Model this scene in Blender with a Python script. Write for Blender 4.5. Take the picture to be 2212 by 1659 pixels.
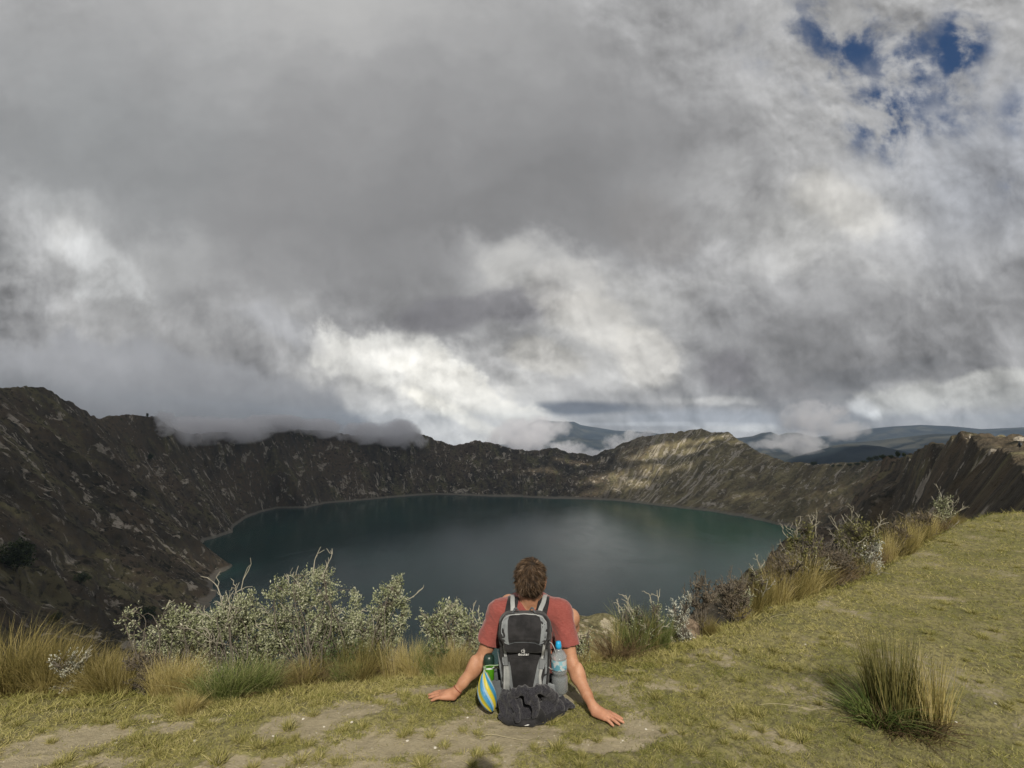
import bpy, bmesh, math, random
import numpy as np
from mathutils import Vector, Matrix

for _o in list(bpy.data.objects):
    bpy.data.objects.remove(_o, do_unlink=True)
scene = bpy.context.scene
COL = scene.collection

# ------------------------------------------------------------------ camera
F = 1106.0                      # focal length in pixels of a 2212 px wide frame (90 degrees across)
PITCH = math.radians(4.9)
CT, ST = math.cos(PITCH), math.sin(PITCH)
CAMZ = 1.5
cam_d = bpy.data.cameras.new("camera")
cam_d.sensor_width = 36.0
cam_d.lens = 18.0
cam_d.clip_start = 0.05
cam_d.clip_end = 80000.0
cam = bpy.data.objects.new("camera", cam_d)
cam.location = (0, 0, CAMZ)
cam.rotation_euler = (math.radians(90) + PITCH, 0, 0)
COL.objects.link(cam)
scene.camera = cam

def ray(px, py):
    u = (px - 1106.0) / F
    v = (py - 829.5) / F
    return u, CT + v * ST, ST - v * CT

def P(px, py, Y):
    """point seen at a photo position, Y metres ahead"""
    a, b, c = ray(px, py)
    t = Y / b
    return Vector((a * t, Y, CAMZ + c * t))

def G(px, py, z=0.0):
    """point seen at a photo position at height z"""
    a, b, c = ray(px, py)
    t = (z - CAMZ) / c
    return Vector((a * t, b * t, z))

# ------------------------------------------------------------------ light
SUN_EL = math.radians(37)
SUN_AZX = 0.13                   # sideways share of the direction towards the sun
_h = Vector((SUN_AZX, -1, 0)).normalized()
SUN = Vector((_h.x * math.cos(SUN_EL), _h.y * math.cos(SUN_EL), math.sin(SUN_EL)))
sd = bpy.data.lights.new("sun", 'SUN')
sd.energy = 4.3
sd.angle = math.radians(0.6)
sd.color = (1.0, 0.93, 0.80)
so = bpy.data.objects.new("sun", sd)
so.rotation_euler = SUN.to_track_quat('Z', 'Y').to_euler()
so.location = (20, -60, 60)
COL.objects.link(so)

scene.view_settings.view_transform = 'Standard'
scene.view_settings.look = 'None'
scene.view_settings.gamma = 1.0
scene.view_settings.exposure = 0.0
scene.view_settings.use_curve_mapping = False
scene.cycles.max_bounces = 6
scene.cycles.diffuse_bounces = 2
scene.cycles.glossy_bounces = 3
scene.cycles.transmission_bounces = 6
scene.cycles.transparent_max_bounces = 24
scene.cycles.volume_bounces = 5
scene.cycles.use_denoising = True
scene.cycles.caustics_reflective = False
scene.cycles.caustics_refractive = False

def s2l(c):
    c = c / 255.0
    return c / 12.92 if c <= 0.04045 else ((c + 0.055) / 1.055) ** 2.4

# ------------------------------------------------------------------ node helper
class NT:
    def __init__(self, tree):
        self.t = tree; self.n = tree.nodes; self.l = tree.links
    def new(self, typ, **kw):
        n = self.n.new(typ)
        for k, v in kw.items():
            setattr(n, k, v)
        return n
    def put(self, sock, v):
        if isinstance(v, bpy.types.NodeSocket):
            self.l.new(v, sock)
        elif v is not None:
            if sock.type == 'RGBA' and not isinstance(v, (int, float)) and len(v) == 3:
                v = (*v, 1)
            sock.default_value = v
    def m(self, op, a, b=None, c=None, clamp=False):
        n = self.new('ShaderNodeMath', operation=op, use_clamp=clamp)
        self.put(n.inputs[0], a)
        if b is not None: self.put(n.inputs[1], b)
        if c is not None: self.put(n.inputs[2], c)
        return n.outputs[0]
    def v(self, op, a, b=None, s=None):
        n = self.new('ShaderNodeVectorMath', operation=op)
        self.put(n.inputs[0], a)
        if b is not None: self.put(n.inputs[1], b)
        if s is not None: self.put(n.inputs['Scale'], s)
        return n.outputs[1] if op in ('LENGTH', 'DISTANCE', 'DOT_PRODUCT') else n.outputs[0]
    def mix(self, f, a, b, mode='MIX'):
        n = self.new('ShaderNodeMix', data_type='RGBA', blend_type=mode)
        self.put(n.inputs[0], f); self.put(n.inputs[6], a); self.put(n.inputs[7], b)
        return n.outputs[2]
    flat = False
    def noise(self, vec, scale, detail=4, rough=0.55, col=False, lac=2.0, dist=0.0):
        n = self.new('ShaderNodeTexNoise')
        if self.flat: n.noise_dimensions = '2D'
        self.put(n.inputs['Vector'], vec)
        n.inputs['Scale'].default_value = scale
        n.inputs['Detail'].default_value = detail
        n.inputs['Roughness'].default_value = rough
        n.inputs['Lacunarity'].default_value = lac
        n.inputs['Distortion'].default_value = dist
        return n.outputs['Color'] if col else n.outputs[0]
    def mr(self, v, a, b, c=0.0, d=1.0, smooth=True):
        n = self.new('ShaderNodeMapRange', interpolation_type='SMOOTHSTEP' if smooth else 'LINEAR')
        self.put(n.inputs[0], v)
        for i, x in enumerate((a, b, c, d)):
            self.put(n.inputs[i + 1], x)
        return n.outputs[0]
    def comb(self, x, y, z):
        n = self.new('ShaderNodeCombineXYZ')
        self.put(n.inputs[0], x); self.put(n.inputs[1], y); self.put(n.inputs[2], z)
        return n.outputs[0]
    def sep(self, v):
        n = self.new('ShaderNodeSeparateXYZ'); self.put(n.inputs[0], v)
        return n.outputs
    def mapping(self, v, loc=(0, 0, 0), rot=(0, 0, 0), sc=(1, 1, 1), typ='TEXTURE'):
        n = self.new('ShaderNodeMapping', vector_type=typ)
        self.put(n.inputs[0], v)
        n.inputs[1].default_value = loc; n.inputs[2].default_value = rot; n.inputs[3].default_value = sc
        return n.outputs[0]

def hexc(r, g, b):
    return (s2l(r), s2l(g), s2l(b), 1.0)

# ------------------------------------------------------------------ sky (world)
world = bpy.data.worlds.new("World")
scene.world = world
world.use_nodes = True
def build_sky():
    t = NT(world.node_tree)
    t.n.clear(); t.flat = True
    out = t.new('ShaderNodeOutputWorld')
    bg = t.new('ShaderNodeBackground')
    t.l.new(bg.outputs[0], out.inputs[0])
    STR = 0.1
    bg.inputs[1].default_value = STR
    sky = t.new('ShaderNodeTexSky', sky_type='NISHITA')
    sky.sun_disc = False
    sky.sun_elevation = SUN_EL
    sky.sun_rotation = math.atan2(SUN.x, SUN.y)
    sky.altitude = 3800
    sky.air_density = 1.0; sky.dust_density = 0.6; sky.ozone_density = 2.5
    tc = t.new('ShaderNodeTexCoord')
    d = t.v('NORMALIZE', tc.outputs['Generated'])
    s = t.sep(d)
    dy = t.m('MAXIMUM', s[1], 0.14)
    q = t.comb(t.m('DIVIDE', s[0], dy), t.m('DIVIDE', s[2], dy), 0.0)
    def W(px, py):
        a, b, c = ray(px, py)
        return (a / b, c / b, 0)
    # cloud turbulence: scalar billows push the cloud edges in and out
    w1 = t.v('MULTIPLY', t.v('SUBTRACT', t.noise(q, 2.2, 2, 0.5, col=True), (0.5, 0.5, 0.5)), (1, 1, 0))
    qw = t.v('ADD', q, t.v('SCALE', w1, s=0.10))
    bA = t.m('SUBTRACT', t.noise(qw, 6.0, 9, 0.56), 0.5)
    bB = t.m('SUBTRACT', t.noise(t.v('ADD', qw, (3.1, 7.7, 0)), 3.0, 7, 0.52), 0.5)
    bC = t.m('SUBTRACT', t.noise(t.v('ADD', qw, (9.3, 1.9, 0)), 15.0, 8, 0.6), 0.5)
    def puff(v, sc, det=3.5, rough=.5):
        n = t.new('ShaderNodeTexVoronoi', voronoi_dimensions='2D', feature='SMOOTH_F1')
        t.put(n.inputs['Vector'], v); n.inputs['Scale'].default_value = sc; n.inputs['Detail'].default_value = det
        n.inputs['Roughness'].default_value = rough; n.inputs['Smoothness'].default_value = .55
        try: n.normalize = True
        except Exception: pass
        return n.outputs['Distance']
    w3 = t.v('MULTIPLY', t.v('SUBTRACT', t.noise(q, 14, 5, 0.6, col=True), (0.5, 0.5, 0.5)), (1, 1, 0))
    qp = t.v('ADD', qw, t.v('SCALE', w3, s=0.05))
    pf = puff(qp, 9.0)
    billow = t.m('ADD', t.m('ADD', bA, t.m('MULTIPLY', bC, 0.35)), t.m('MULTIPLY', t.m('SUBTRACT', .38, pf), -0.45))
    softb = t.m('ADD', t.m('MULTIPLY', bA, .5), bB)
    def blob(px, py, rx, ry, ang=0, inner=0.0, outer=1.0, src=None, k=None):
        mp = t.mapping(q, W(px, py), (0, 0, math.radians(ang)), (rx / F, ry / F, 1))
        ln = t.v('LENGTH', mp)
        if k is None: k = 0.9
        ln = t.m('ADD', ln, t.m('MULTIPLY', softb if src is None else src, k * 2))
        return t.mr(ln, outer, inner, 0.0, 1.0)
    # coarse brightness of the overcast, row by row from the zenith side down to the horizon
    rows = [(-20, "162 163 165 170 176 178 176 170 166 162 158 160 165 170 165 170 165"),
            (80,  "160 160 162 166 172 173 170 164 160 156 156 158 162 168 172 160 172"),
            (160, "155 157 158 160 163 163 160 156 153 150 152 156 160 168 172 165 176"),
            (240, "150 153 154 155 156 156 153 150 147 145 148 153 160 168 168 168 166"),
            (320, "150 150 149 150 150 150 148 144 141 140 145 152 162 175 178 170 160"),
            (400, "153 154 148 147 147 146 143 139 136 136 148 160 172 180 188 165 155"),
            (480, "163 174 155 148 145 143 140 135 138 145 138 162 175 198 192 158 160"),
            (560, "158 196 176 154 150 146 141 143 182 180 136 146 172 188 170 156 167"),
            (640, "150 172 171 158 153 148 142 146 178 190 166 168 160 158 150 146 147"),
            (720, "140 160 166 155 163 163 140 132 160 194 182 146 150 150 143 140 141"),
            (790, "132 142 150 150 152 188 212 200 166 186 188 134 140 142 134 146 160"),
            (850, "118 126 132 134 136 150 200 216 204 160 176 142 150 138 160 184 186"),
            (905, "110 113 116 118 120 122 140 208 214 132 160 172 160 134 160 172 160"),
            (960, "106 107 108 109 110 112 118 190 204 196 176 178 165 150 152 152 148")]
    warp = t.v('MULTIPLY', t.v('SUBTRACT', t.noise(qw, 4.5, 7, 0.55, col=True), (0.5, 0.5, 0.5)), (1, 1, 0))
    qg = t.v('ADD', q, t.v('SCALE', warp, s=0.30))
    qg = t.sep(qg)
    u0, u1 = -1.12, 1.12
    uu = t.mr(qg[0], u0, u1, smooth=False)
    lum = None
    wy = [W(1106, y)[1] for y, _ in rows]
    for i, (y, vals) in enumerate(rows):
        cr = t.new('ShaderNodeValToRGB')
        cr.color_ramp.interpolation = 'B_SPLINE'
        e = cr.color_ramp.elements
        vals = [int(v) for v in vals.split()]
        pos = []
        for j in range(17):
            px = 2212 * j / 16
            a_, b_, c_ = ray(px, y)
            pos.append((a_ / b_ - u0) / (u1 - u0))
        while len(e) < 17: e.new(0.5)
        for j in range(17): e[j].position = 0.0
        for j in range(17):
            e[16 - j].position = pos[16 - j]
        for j in range(17):
            v_ = s2l(vals[j]); e[j].color = (v_, v_, v_, 1)
        t.l.new(uu, cr.inputs[0])
        c = cr.outputs[0]
        if lum is None: lum = c
        else: lum = t.mix(t.mr(qg[1], wy[i - 1], wy[i]), lum, c)
    # slightly cool veil, warmer where the light comes through
    lv = t.sep(lum)[0]
    tint = t.mix(t.mr(lv, s2l(140), s2l(200)), (1.0, 1.0, 1.015, 1), (1.0, .993, .965, 1))
    tint = t.mix(t.m('MULTIPLY', blob(150, 300, 600, 500, k=.3), .7), tint, (.965, 1.0, 1.02, 1))
    tint = t.mix(t.m('MULTIPLY', blob(2150, 350, 420, 400, k=.3), .8), tint, (.95, .99, 1.08, 1))
    col = t.mix(1.0, lum, tint, 'MULTIPLY')
    L = lambda c, *a, st=1.0, ed=False, **k: t.mix(t.m('MULTIPLY', blob(*a, src=billow if ed else None, **k), st), col, hexc(*c))
    # ---- low sky near the horizon
    col = L((160, 163, 168), 1560, 905, 330, 26, 0, inner=.3, st=.8)
    col = L((205, 204, 200), 1540, 866, 130, 14, 0, ed=True, inner=.2, st=.5)
    col = L((108, 114, 124), 1265, 882, 170, 20, 0, inner=.3, k=.7, st=.9)
    col = L((192, 192, 190), 1590, 925, 150, 12, 0, ed=True, inner=.2, st=.7)
    col = L((182, 184, 186), 1420, 916, 260, 7, 0, inner=.2, k=.5, st=.7)
    # ---- dazzling cumulus over the far rim
    col = L((212, 211, 206), 900, 800, 235, 78, -22, ed=True, inner=.7, k=.8, st=.85)
    col = L((232, 230, 224), 880, 778, 170, 40, -12, ed=True, inner=.3, k=1.2, st=.7)
    col = L((214, 212, 205), 1040, 880, 230, 75, -32, ed=True, inner=.7, k=.75, st=.85)
    col = L((206, 205, 202), 1090, 950, 290, 50, -12, ed=True, inner=.6, k=.6, st=.85)
    col = L((234, 231, 221), 965, 885, 160, 20, -26, ed=True, inner=.2, k=1.0, st=.8)
    # ---- grey fog bank lying over the left rim
    fog = blob(330, 1090, 665, 350, -12, 0.90, 1.0, src=billow, k=.13)
    col = t.mix(t.m('MULTIPLY', fog, .97), col, t.mix(t.mr(s[2], -0.03, 0.11), hexc(116, 117, 119), hexc(157, 158, 161)))
    col = L((106, 109, 108), 40, 870, 240, 80, 10, st=.45)
    # ---- other edged billows
    col = L((131, 130, 134), 1010, 672, 300, 48, 8, ed=True, inner=.3, k=.8, st=.75)
    col = L((196, 195, 192), 1090, 560, 90, 60, 20, ed=True, inner=.3, k=.9, st=.6)
    col = L((200, 198, 194), 1240, 620, 110, 60, -10, ed=True, inner=.3, k=.9, st=.5)
    col = L((168, 169, 172), 600, 700, 110, 40, -25, ed=True, inner=.3, k=.9, st=.6)
    col = L((196, 197, 197), 195, 550, 110, 75, -35, ed=True, inner=.3, k=1.3, st=.7)
    col = L((200, 197, 190), 1290, 690, 110, 80, -10, ed=True, inner=.5, k=.6, st=.5)
    col = L((207, 204, 197), 1400, 770, 90, 75, 0, ed=True, inner=.55, k=.6, st=.6)
    col = L((198, 195, 188), 1190, 770, 110, 45, -10, ed=True, inner=.5, k=.6, st=.55)
    col = L((130, 128, 132), 1570, 800, 85, 60, 10, ed=True, inner=.3, k=.7, st=.6)
    col = L((206, 203, 196), 1830, 440, 150, 75, -25, ed=True, inner=.4, k=.6, st=.55)
    col = L((140, 138, 137), 1400, 500, 120, 110, -30, ed=True, inner=.3, k=.6, st=.5)
    col = L((196, 196, 191), 2090, 845, 260, 45, 8, ed=True, inner=.6, k=.5, st=.65)
    col = L((128, 129, 131), 1850, 815, 300, 24, 10, ed=True, inner=.3, k=.8, st=.6)
    col = L((142, 141, 142), 1745, 890, 120, 62, -25, ed=True, inner=.6, k=.5, st=.85)
    col = L((212, 213, 213), 1862, 882, 40, 24, -10, ed=True, inner=.1, k=.8, st=.9)
    # ---- shading of lumps
    def relief(sc, dv, det, rough, off=(0, 0, 0)):
        b0 = t.v('ADD', qw, off)
        return t.m('SUBTRACT', t.noise(b0, sc, det, rough), t.noise(t.v('ADD', b0, dv), sc, det, rough))
    stratus = blob(650, 240, 1050, 480, -8, 0.55, 1.15, k=.3)       # the stratus up left is smooth
    amp = t.mr(stratus, 0, 1, 1.0, 0.10)
    amp = t.m('MULTIPLY', amp, t.mr(fog, 0, 1, 1, .35))
    lump = t.m('ADD', t.m('MULTIPLY', t.mr(t.noise(t.v('ADD', qw, (6.1, 2.4, 0)), 4.5, 10, .60), .45, .55), .6), t.m('MULTIPLY', t.mr(t.noise(t.v('ADD', qw, (1.1, 8.4, 0)), 10, 10, .62), .46, .58), .4))
    rel = t.m('ADD', t.m('MULTIPLY', relief(4.2, (-0.022, -0.038, 0), 4, .48), 1.25), t.m('MULTIPLY', relief(13.0, (-0.007, -0.013, 0), 5, .5, (2.2, 5.1, 0)), .6))
    pr = t.m('SUBTRACT', puff(t.v('ADD', qp, (-.006, -.013, 0)), 9.0), pf)
    pr = t.m('MULTIPLY', pr, t.mr(t.noise(t.v('ADD', qw, (5.1, 3.3, 0)), 2.6, 3, .5), .38, .62, .15, 1.0))
    rel = t.m('ADD', rel, t.m('MULTIPLY', pr, 1.7))
    rel = t.m('ADD', rel, t.m('MULTIPLY', t.m('SUBTRACT', lump, .5), 0.18))
    rel = t.m('ADD', rel, t.m('MULTIPLY', bA, 0.30))
    k = t.m('ADD', 1.0, t.m('MULTIPLY', rel, amp))
    l_ = t.sep(col)[1]
    k = t.m('MULTIPLY', k, t.m('POWER', t.m('MULTIPLY', l_, 1 / .36), .22))
    k = t.m('MULTIPLY', k, 1.05)
    col = t.v('SCALE', col, s=k)
    # ---- blue gaps
    hb = lambda *a_, **k_: blob(*a_, src=billow, **k_)
    hole = t.m('MAXIMUM', hb(1905, 240, 150, 150, 15, -.3, 1.25, k=.55), hb(2068, 110, 110, 250, -12, -.3, 1.25, k=.55))
    hole = t.m('MAXIMUM', hole, t.m('MULTIPLY', hb(1800, 95, 260, 160, -10, -.3, 1.25, k=.5), .85))
    hole = t.m('MAXIMUM', hole, hb(2235, 405, 90, 60, 0, -.1, 1.2, k=.5))
    hole = t.m('MAXIMUM', hole, t.m('MULTIPLY', hb(1960, 140, 260, 200, 0, -.3, 1.25, k=.5), .8))
    hole = t.m('MAXIMUM', hole, t.m('MULTIPLY', hb(2190, 240, 70, 120, 0, -.2, 1.2, k=.6), .5))
    wisp = t.noise(t.v('ADD', qw, (4.4, 0.3, 0)), 8.0, 8, .56)
    wisp2 = t.noise(t.v('ADD', qw, (7.4, 1.3, 0)), 22.0, 7, .58)
    hole = t.m('MULTIPLY', hole, t.mr(t.m('ADD', wisp, t.m('MULTIPLY', t.m('SUBTRACT', wisp2, .5), .22)), .68, .34, 0.0, 1.35))
    hole = t.m('MULTIPLY', t.mr(hole, 0.0, 1.02), .96)
    blue = t.mix(0.8, t.v('SCALE', sky.outputs[0], s=1.0), tuple(x / STR for x in hexc(26, 62, 104)[:3]))
    col = t.v('SCALE', col, s=1.0 / STR)
    col = t.mix(hole, col, blue)
    t.l.new(col, bg.inputs[0])
    world.cycles.sampling_method = 'MANUAL'
    world.cycles.sample_map_resolution = 512
build_sky()

# ------------------------------------------------------------------ numpy noise
def _h2(ix, iy, seed):
    h = (ix.astype(np.int64) * 374761393 + iy.astype(np.int64) * 668265263 + seed * 974711) & 0xffffffff
    h = ((h ^ (h >> 13)) * 1274126177) & 0xffffffff
    return ((h ^ (h >> 16)) & 0xffff) / 65535.0
def n2(x, y, seed=0):
    x = np.asarray(x, dtype=np.float64); y = np.asarray(y, dtype=np.float64)
    ix = np.floor(x); iy = np.floor(y)
    fx = x - ix; fy = y - iy
    ix = ix.astype(np.int64); iy = iy.astype(np.int64)
    fx = fx * fx * fx * (fx * (fx * 6 - 15) + 10); fy = fy * fy * fy * (fy * (fy * 6 - 15) + 10)
    a = _h2(ix, iy, seed); b = _h2(ix + 1, iy, seed)
    c = _h2(ix, iy + 1, seed); d = _h2(ix + 1, iy + 1, seed)
    return (a * (1 - fx) + b * fx) * (1 - fy) + (c * (1 - fx) + d * fx) * fy      # 0..1
def fbm(x, y, seed=0, oct=4, g=0.5, lac=2.03):
    s = 0; a = 1; tt = 0
    for i in range(oct):
        s = s + a * (n2(x, y, seed + i * 17) - .5) * 2; tt += a; a *= g; x = x * lac + 3.1; y = y * lac + 7.7
    return s / tt                                                               # -1..1
def ridged(x, y, seed=0, oct=4, g=0.5, lac=2.07):
    s = 0; a = 1; tt = 0
    for i in range(oct):
        s = s + a * (1 - np.abs(n2(x, y, seed + i * 13) - .5) * 2); tt += a; a *= g; x = x * lac + 5.3; y = y * lac + 1.7
    return s / tt                                                               # 0..1
def n3(x, y, z, seed=0):
    iz = np.floor(z); f = z - iz; f = f * f * (3 - 2 * f); iz = iz.astype(np.int64)
    a = n2(x + iz * 17.13, y + iz * 31.7, seed); b = n2(x + (iz + 1) * 17.13, y + (iz + 1) * 31.7, seed)
    return a * (1 - f) + b * f
def fbm3(x, y, z, seed=0, oct=3):
    s = 0; a = 1; tt = 0
    for i in range(oct):
        s = s + a * (n3(x, y, z, seed + i * 11) - .5) * 2; tt += a; a *= .5; x = x * 2.03; y = y * 2.03; z = z * 2.03
    return s / tt
def sstep(a, b, x):
    t = np.clip((x - a) / (b - a), 0, 1); return t * t * (3 - 2 * t)

# ------------------------------------------------------------------ mesh helpers
def mesh_np(name, V, faces_list, smooth=True):
    """V (n,3); faces_list: list of int arrays (m,3) or (m,4)"""
    V = np.ascontiguousarray(V, dtype=np.float32)
    me = bpy.data.meshes.new(name)
    me.vertices.add(len(V)); me.vertices.foreach_set('co', V.ravel())
    loops = np.concatenate([f.ravel() for f in faces_list]).astype(np.int32)
    tot = np.concatenate([np.full(len(f), f.shape[1], dtype=np.int32) for f in faces_list])
    st = np.concatenate([[0], np.cumsum(tot)[:-1]]).astype(np.int32)
    me.loops.add(len(loops)); me.loops.foreach_set('vertex_index', loops)
    me.polygons.add(len(tot)); me.polygons.foreach_set('loop_start', st)
    try: me.polygons.foreach_set('loop_total', tot)
    except Exception: pass
    me.update(calc_edges=True)
    me.polygons.foreach_set('use_smooth', np.full(len(tot), smooth, dtype=bool))
    return me
def attr(me, name, data, typ='FLOAT'):
    a = me.attributes.new(name, typ, 'POINT')
    if typ == 'FLOAT': a.data.foreach_set('value', np.ascontiguousarray(data, dtype=np.float32).ravel())
    elif typ == 'FLOAT_VECTOR': a.data.foreach_set('vector', np.ascontiguousarray(data, dtype=np.float32).ravel())
def grid_faces(nu, nv):
    i = np.arange(nu - 1)[:, None] * nv + np.arange(nv - 1)[None, :]
    i = i.ravel()
    return np.stack([i, i + nv, i + nv + 1, i + 1], axis=1)
def link(name, me, mat=None, parent=None, label=None, cat=None, group=None, kind=None, loc=None):
    o = bpy.data.objects.new(name, me)
    COL.objects.link(o)
    if mat is not None and me is not None and not me.materials: me.materials.append(mat)
    if parent is not None: o.parent = parent
    if label: o['label'] = label
    if cat: o['category'] = cat
    if group: o['group'] = group
    if kind: o['kind'] = kind
    if loc is not None: o.location = loc
    return o
def empty(name, loc, label, cat, group=None):
    return link(name, None, label=label, cat=cat, group=group, loc=loc)

def new_mat(name, rough=0.9, spec=0.3):
    m = bpy.data.materials.new(name); m.use_nodes = True
    t = NT(m.node_tree)
    b = t.n['Principled BSDF']
    b.inputs['Roughness'].default_value = rough
    b.inputs['Specular IOR Level'].default_value = spec
    return m, t, b
def geo_attr(t, name, out='Fac'):
    n = t.new('ShaderNodeAttribute', attribute_name=name)
    return n.outputs[out]
def bump(t, b, h, dist, strength=1.0):
    n = t.new('ShaderNodeBump')
    n.inputs['Distance'].default_value = dist; n.inputs['Strength'].default_value = strength
    t.put(n.inputs['Height'], h); t.l.new(n.outputs[0], b.inputs['Normal'])

# ------------------------------------------------------------------ crater relief
CX, CY, LAKE = 60.0, 2000.0, -380.0
def phi_r(x, y):
    return np.arctan2(x - CX, -(y - CY)), np.hypot(x - CX, y - CY)
rim = [(-300, -150, 20), (-60, -20, 2), (-8, 2, -.5), (0, 0, 0.0), (8, 4, .2), (30, 30, -1.5), (75, 78, -.5), (112, 120, -3), (150, 165, -3), (215, 250, -2), (270, 330, -7.6),
       (330, 430, -22), (430, 600, -35), (650, 800, -60), (950, 1050, -72), (1200, 1350, -82), (1310, 1700, -112)]
rim = [(-120, 60, 4), (-350, 200, 30), (-700, 500, 62), (-1000, 850, 85)] + rim[3:]
for px, py, Y in [(0, 838, 1250), (60, 840, 1330), (100, 838, 1380), (140, 862, 1450), (200, 897, 1600), (230, 907, 1700), (280, 897, 1800), (340, 905, 1930),
                  (400, 938, 2150), (520, 935, 2400), (560, 926, 2520), (600, 920, 2650), (650, 930, 2800), (780, 942, 3000), (860, 945, 3150), (892, 935, 3200), (925, 945, 3230), (980, 963, 3300),
                  (1030, 952, 3350), (1080, 960, 3390), (1130, 975, 3400), (1200, 970, 3430), (1280, 985, 3430), (1330, 965, 3400), (1380, 945, 3350),
                  (1430, 939, 3300), (1480, 934, 3230), (1515, 928, 3180), (1540, 936, 3130), (1570, 934, 3050), (1600, 957, 2950), (1640, 980, 2800),
                  (1690, 1000, 2600), (1750, 1003, 2350), (1850, 998, 2100)]:
    p = P(px, py, Y); rim.append((p.x, p.y, p.z))
rr = sorted([(float(phi_r(x, y)[0]), float(phi_r(x, y)[1]), z) for x, y, z in rim])
RF = np.array([a[0] for a in rr]); RR = np.array([a[1] for a in rr]); RZ = np.array([a[2] for a in rr])
shore = []
for px, py in [(440, 1168), (462, 1163), (500, 1150), (560, 1108), (600, 1098), (660, 1098), (700, 1088), (760, 1083), (830, 1077), (860, 1074), (940, 1068), (1010, 1071), (1060, 1073), (1200, 1078), (1330, 1082),
               (1400, 1090), (1470, 1098), (1540, 1106), (1600, 1117), (1650, 1127), (1680, 1134), (1712, 1142), (505, 1222), (462, 1262), (470, 1290)]:
    p = G(px, py, LAKE); shore.append((p.x, p.y))
shore += [(960, 1500), (800, 1180), (430, 850), (0, 740), (-420, 860)]
ss = sorted([(float(phi_r(x, y)[0]), float(phi_r(x, y)[1])) for x, y in shore])
SF = np.array([a[0] for a in ss]); SR = np.array([a[1] for a in ss])
def pinterp(ph, xf, yf):
    return np.interp(ph, np.concatenate([xf - 2 * np.pi, xf, xf + 2 * np.pi]), np.tile(yf, 3))

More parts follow.
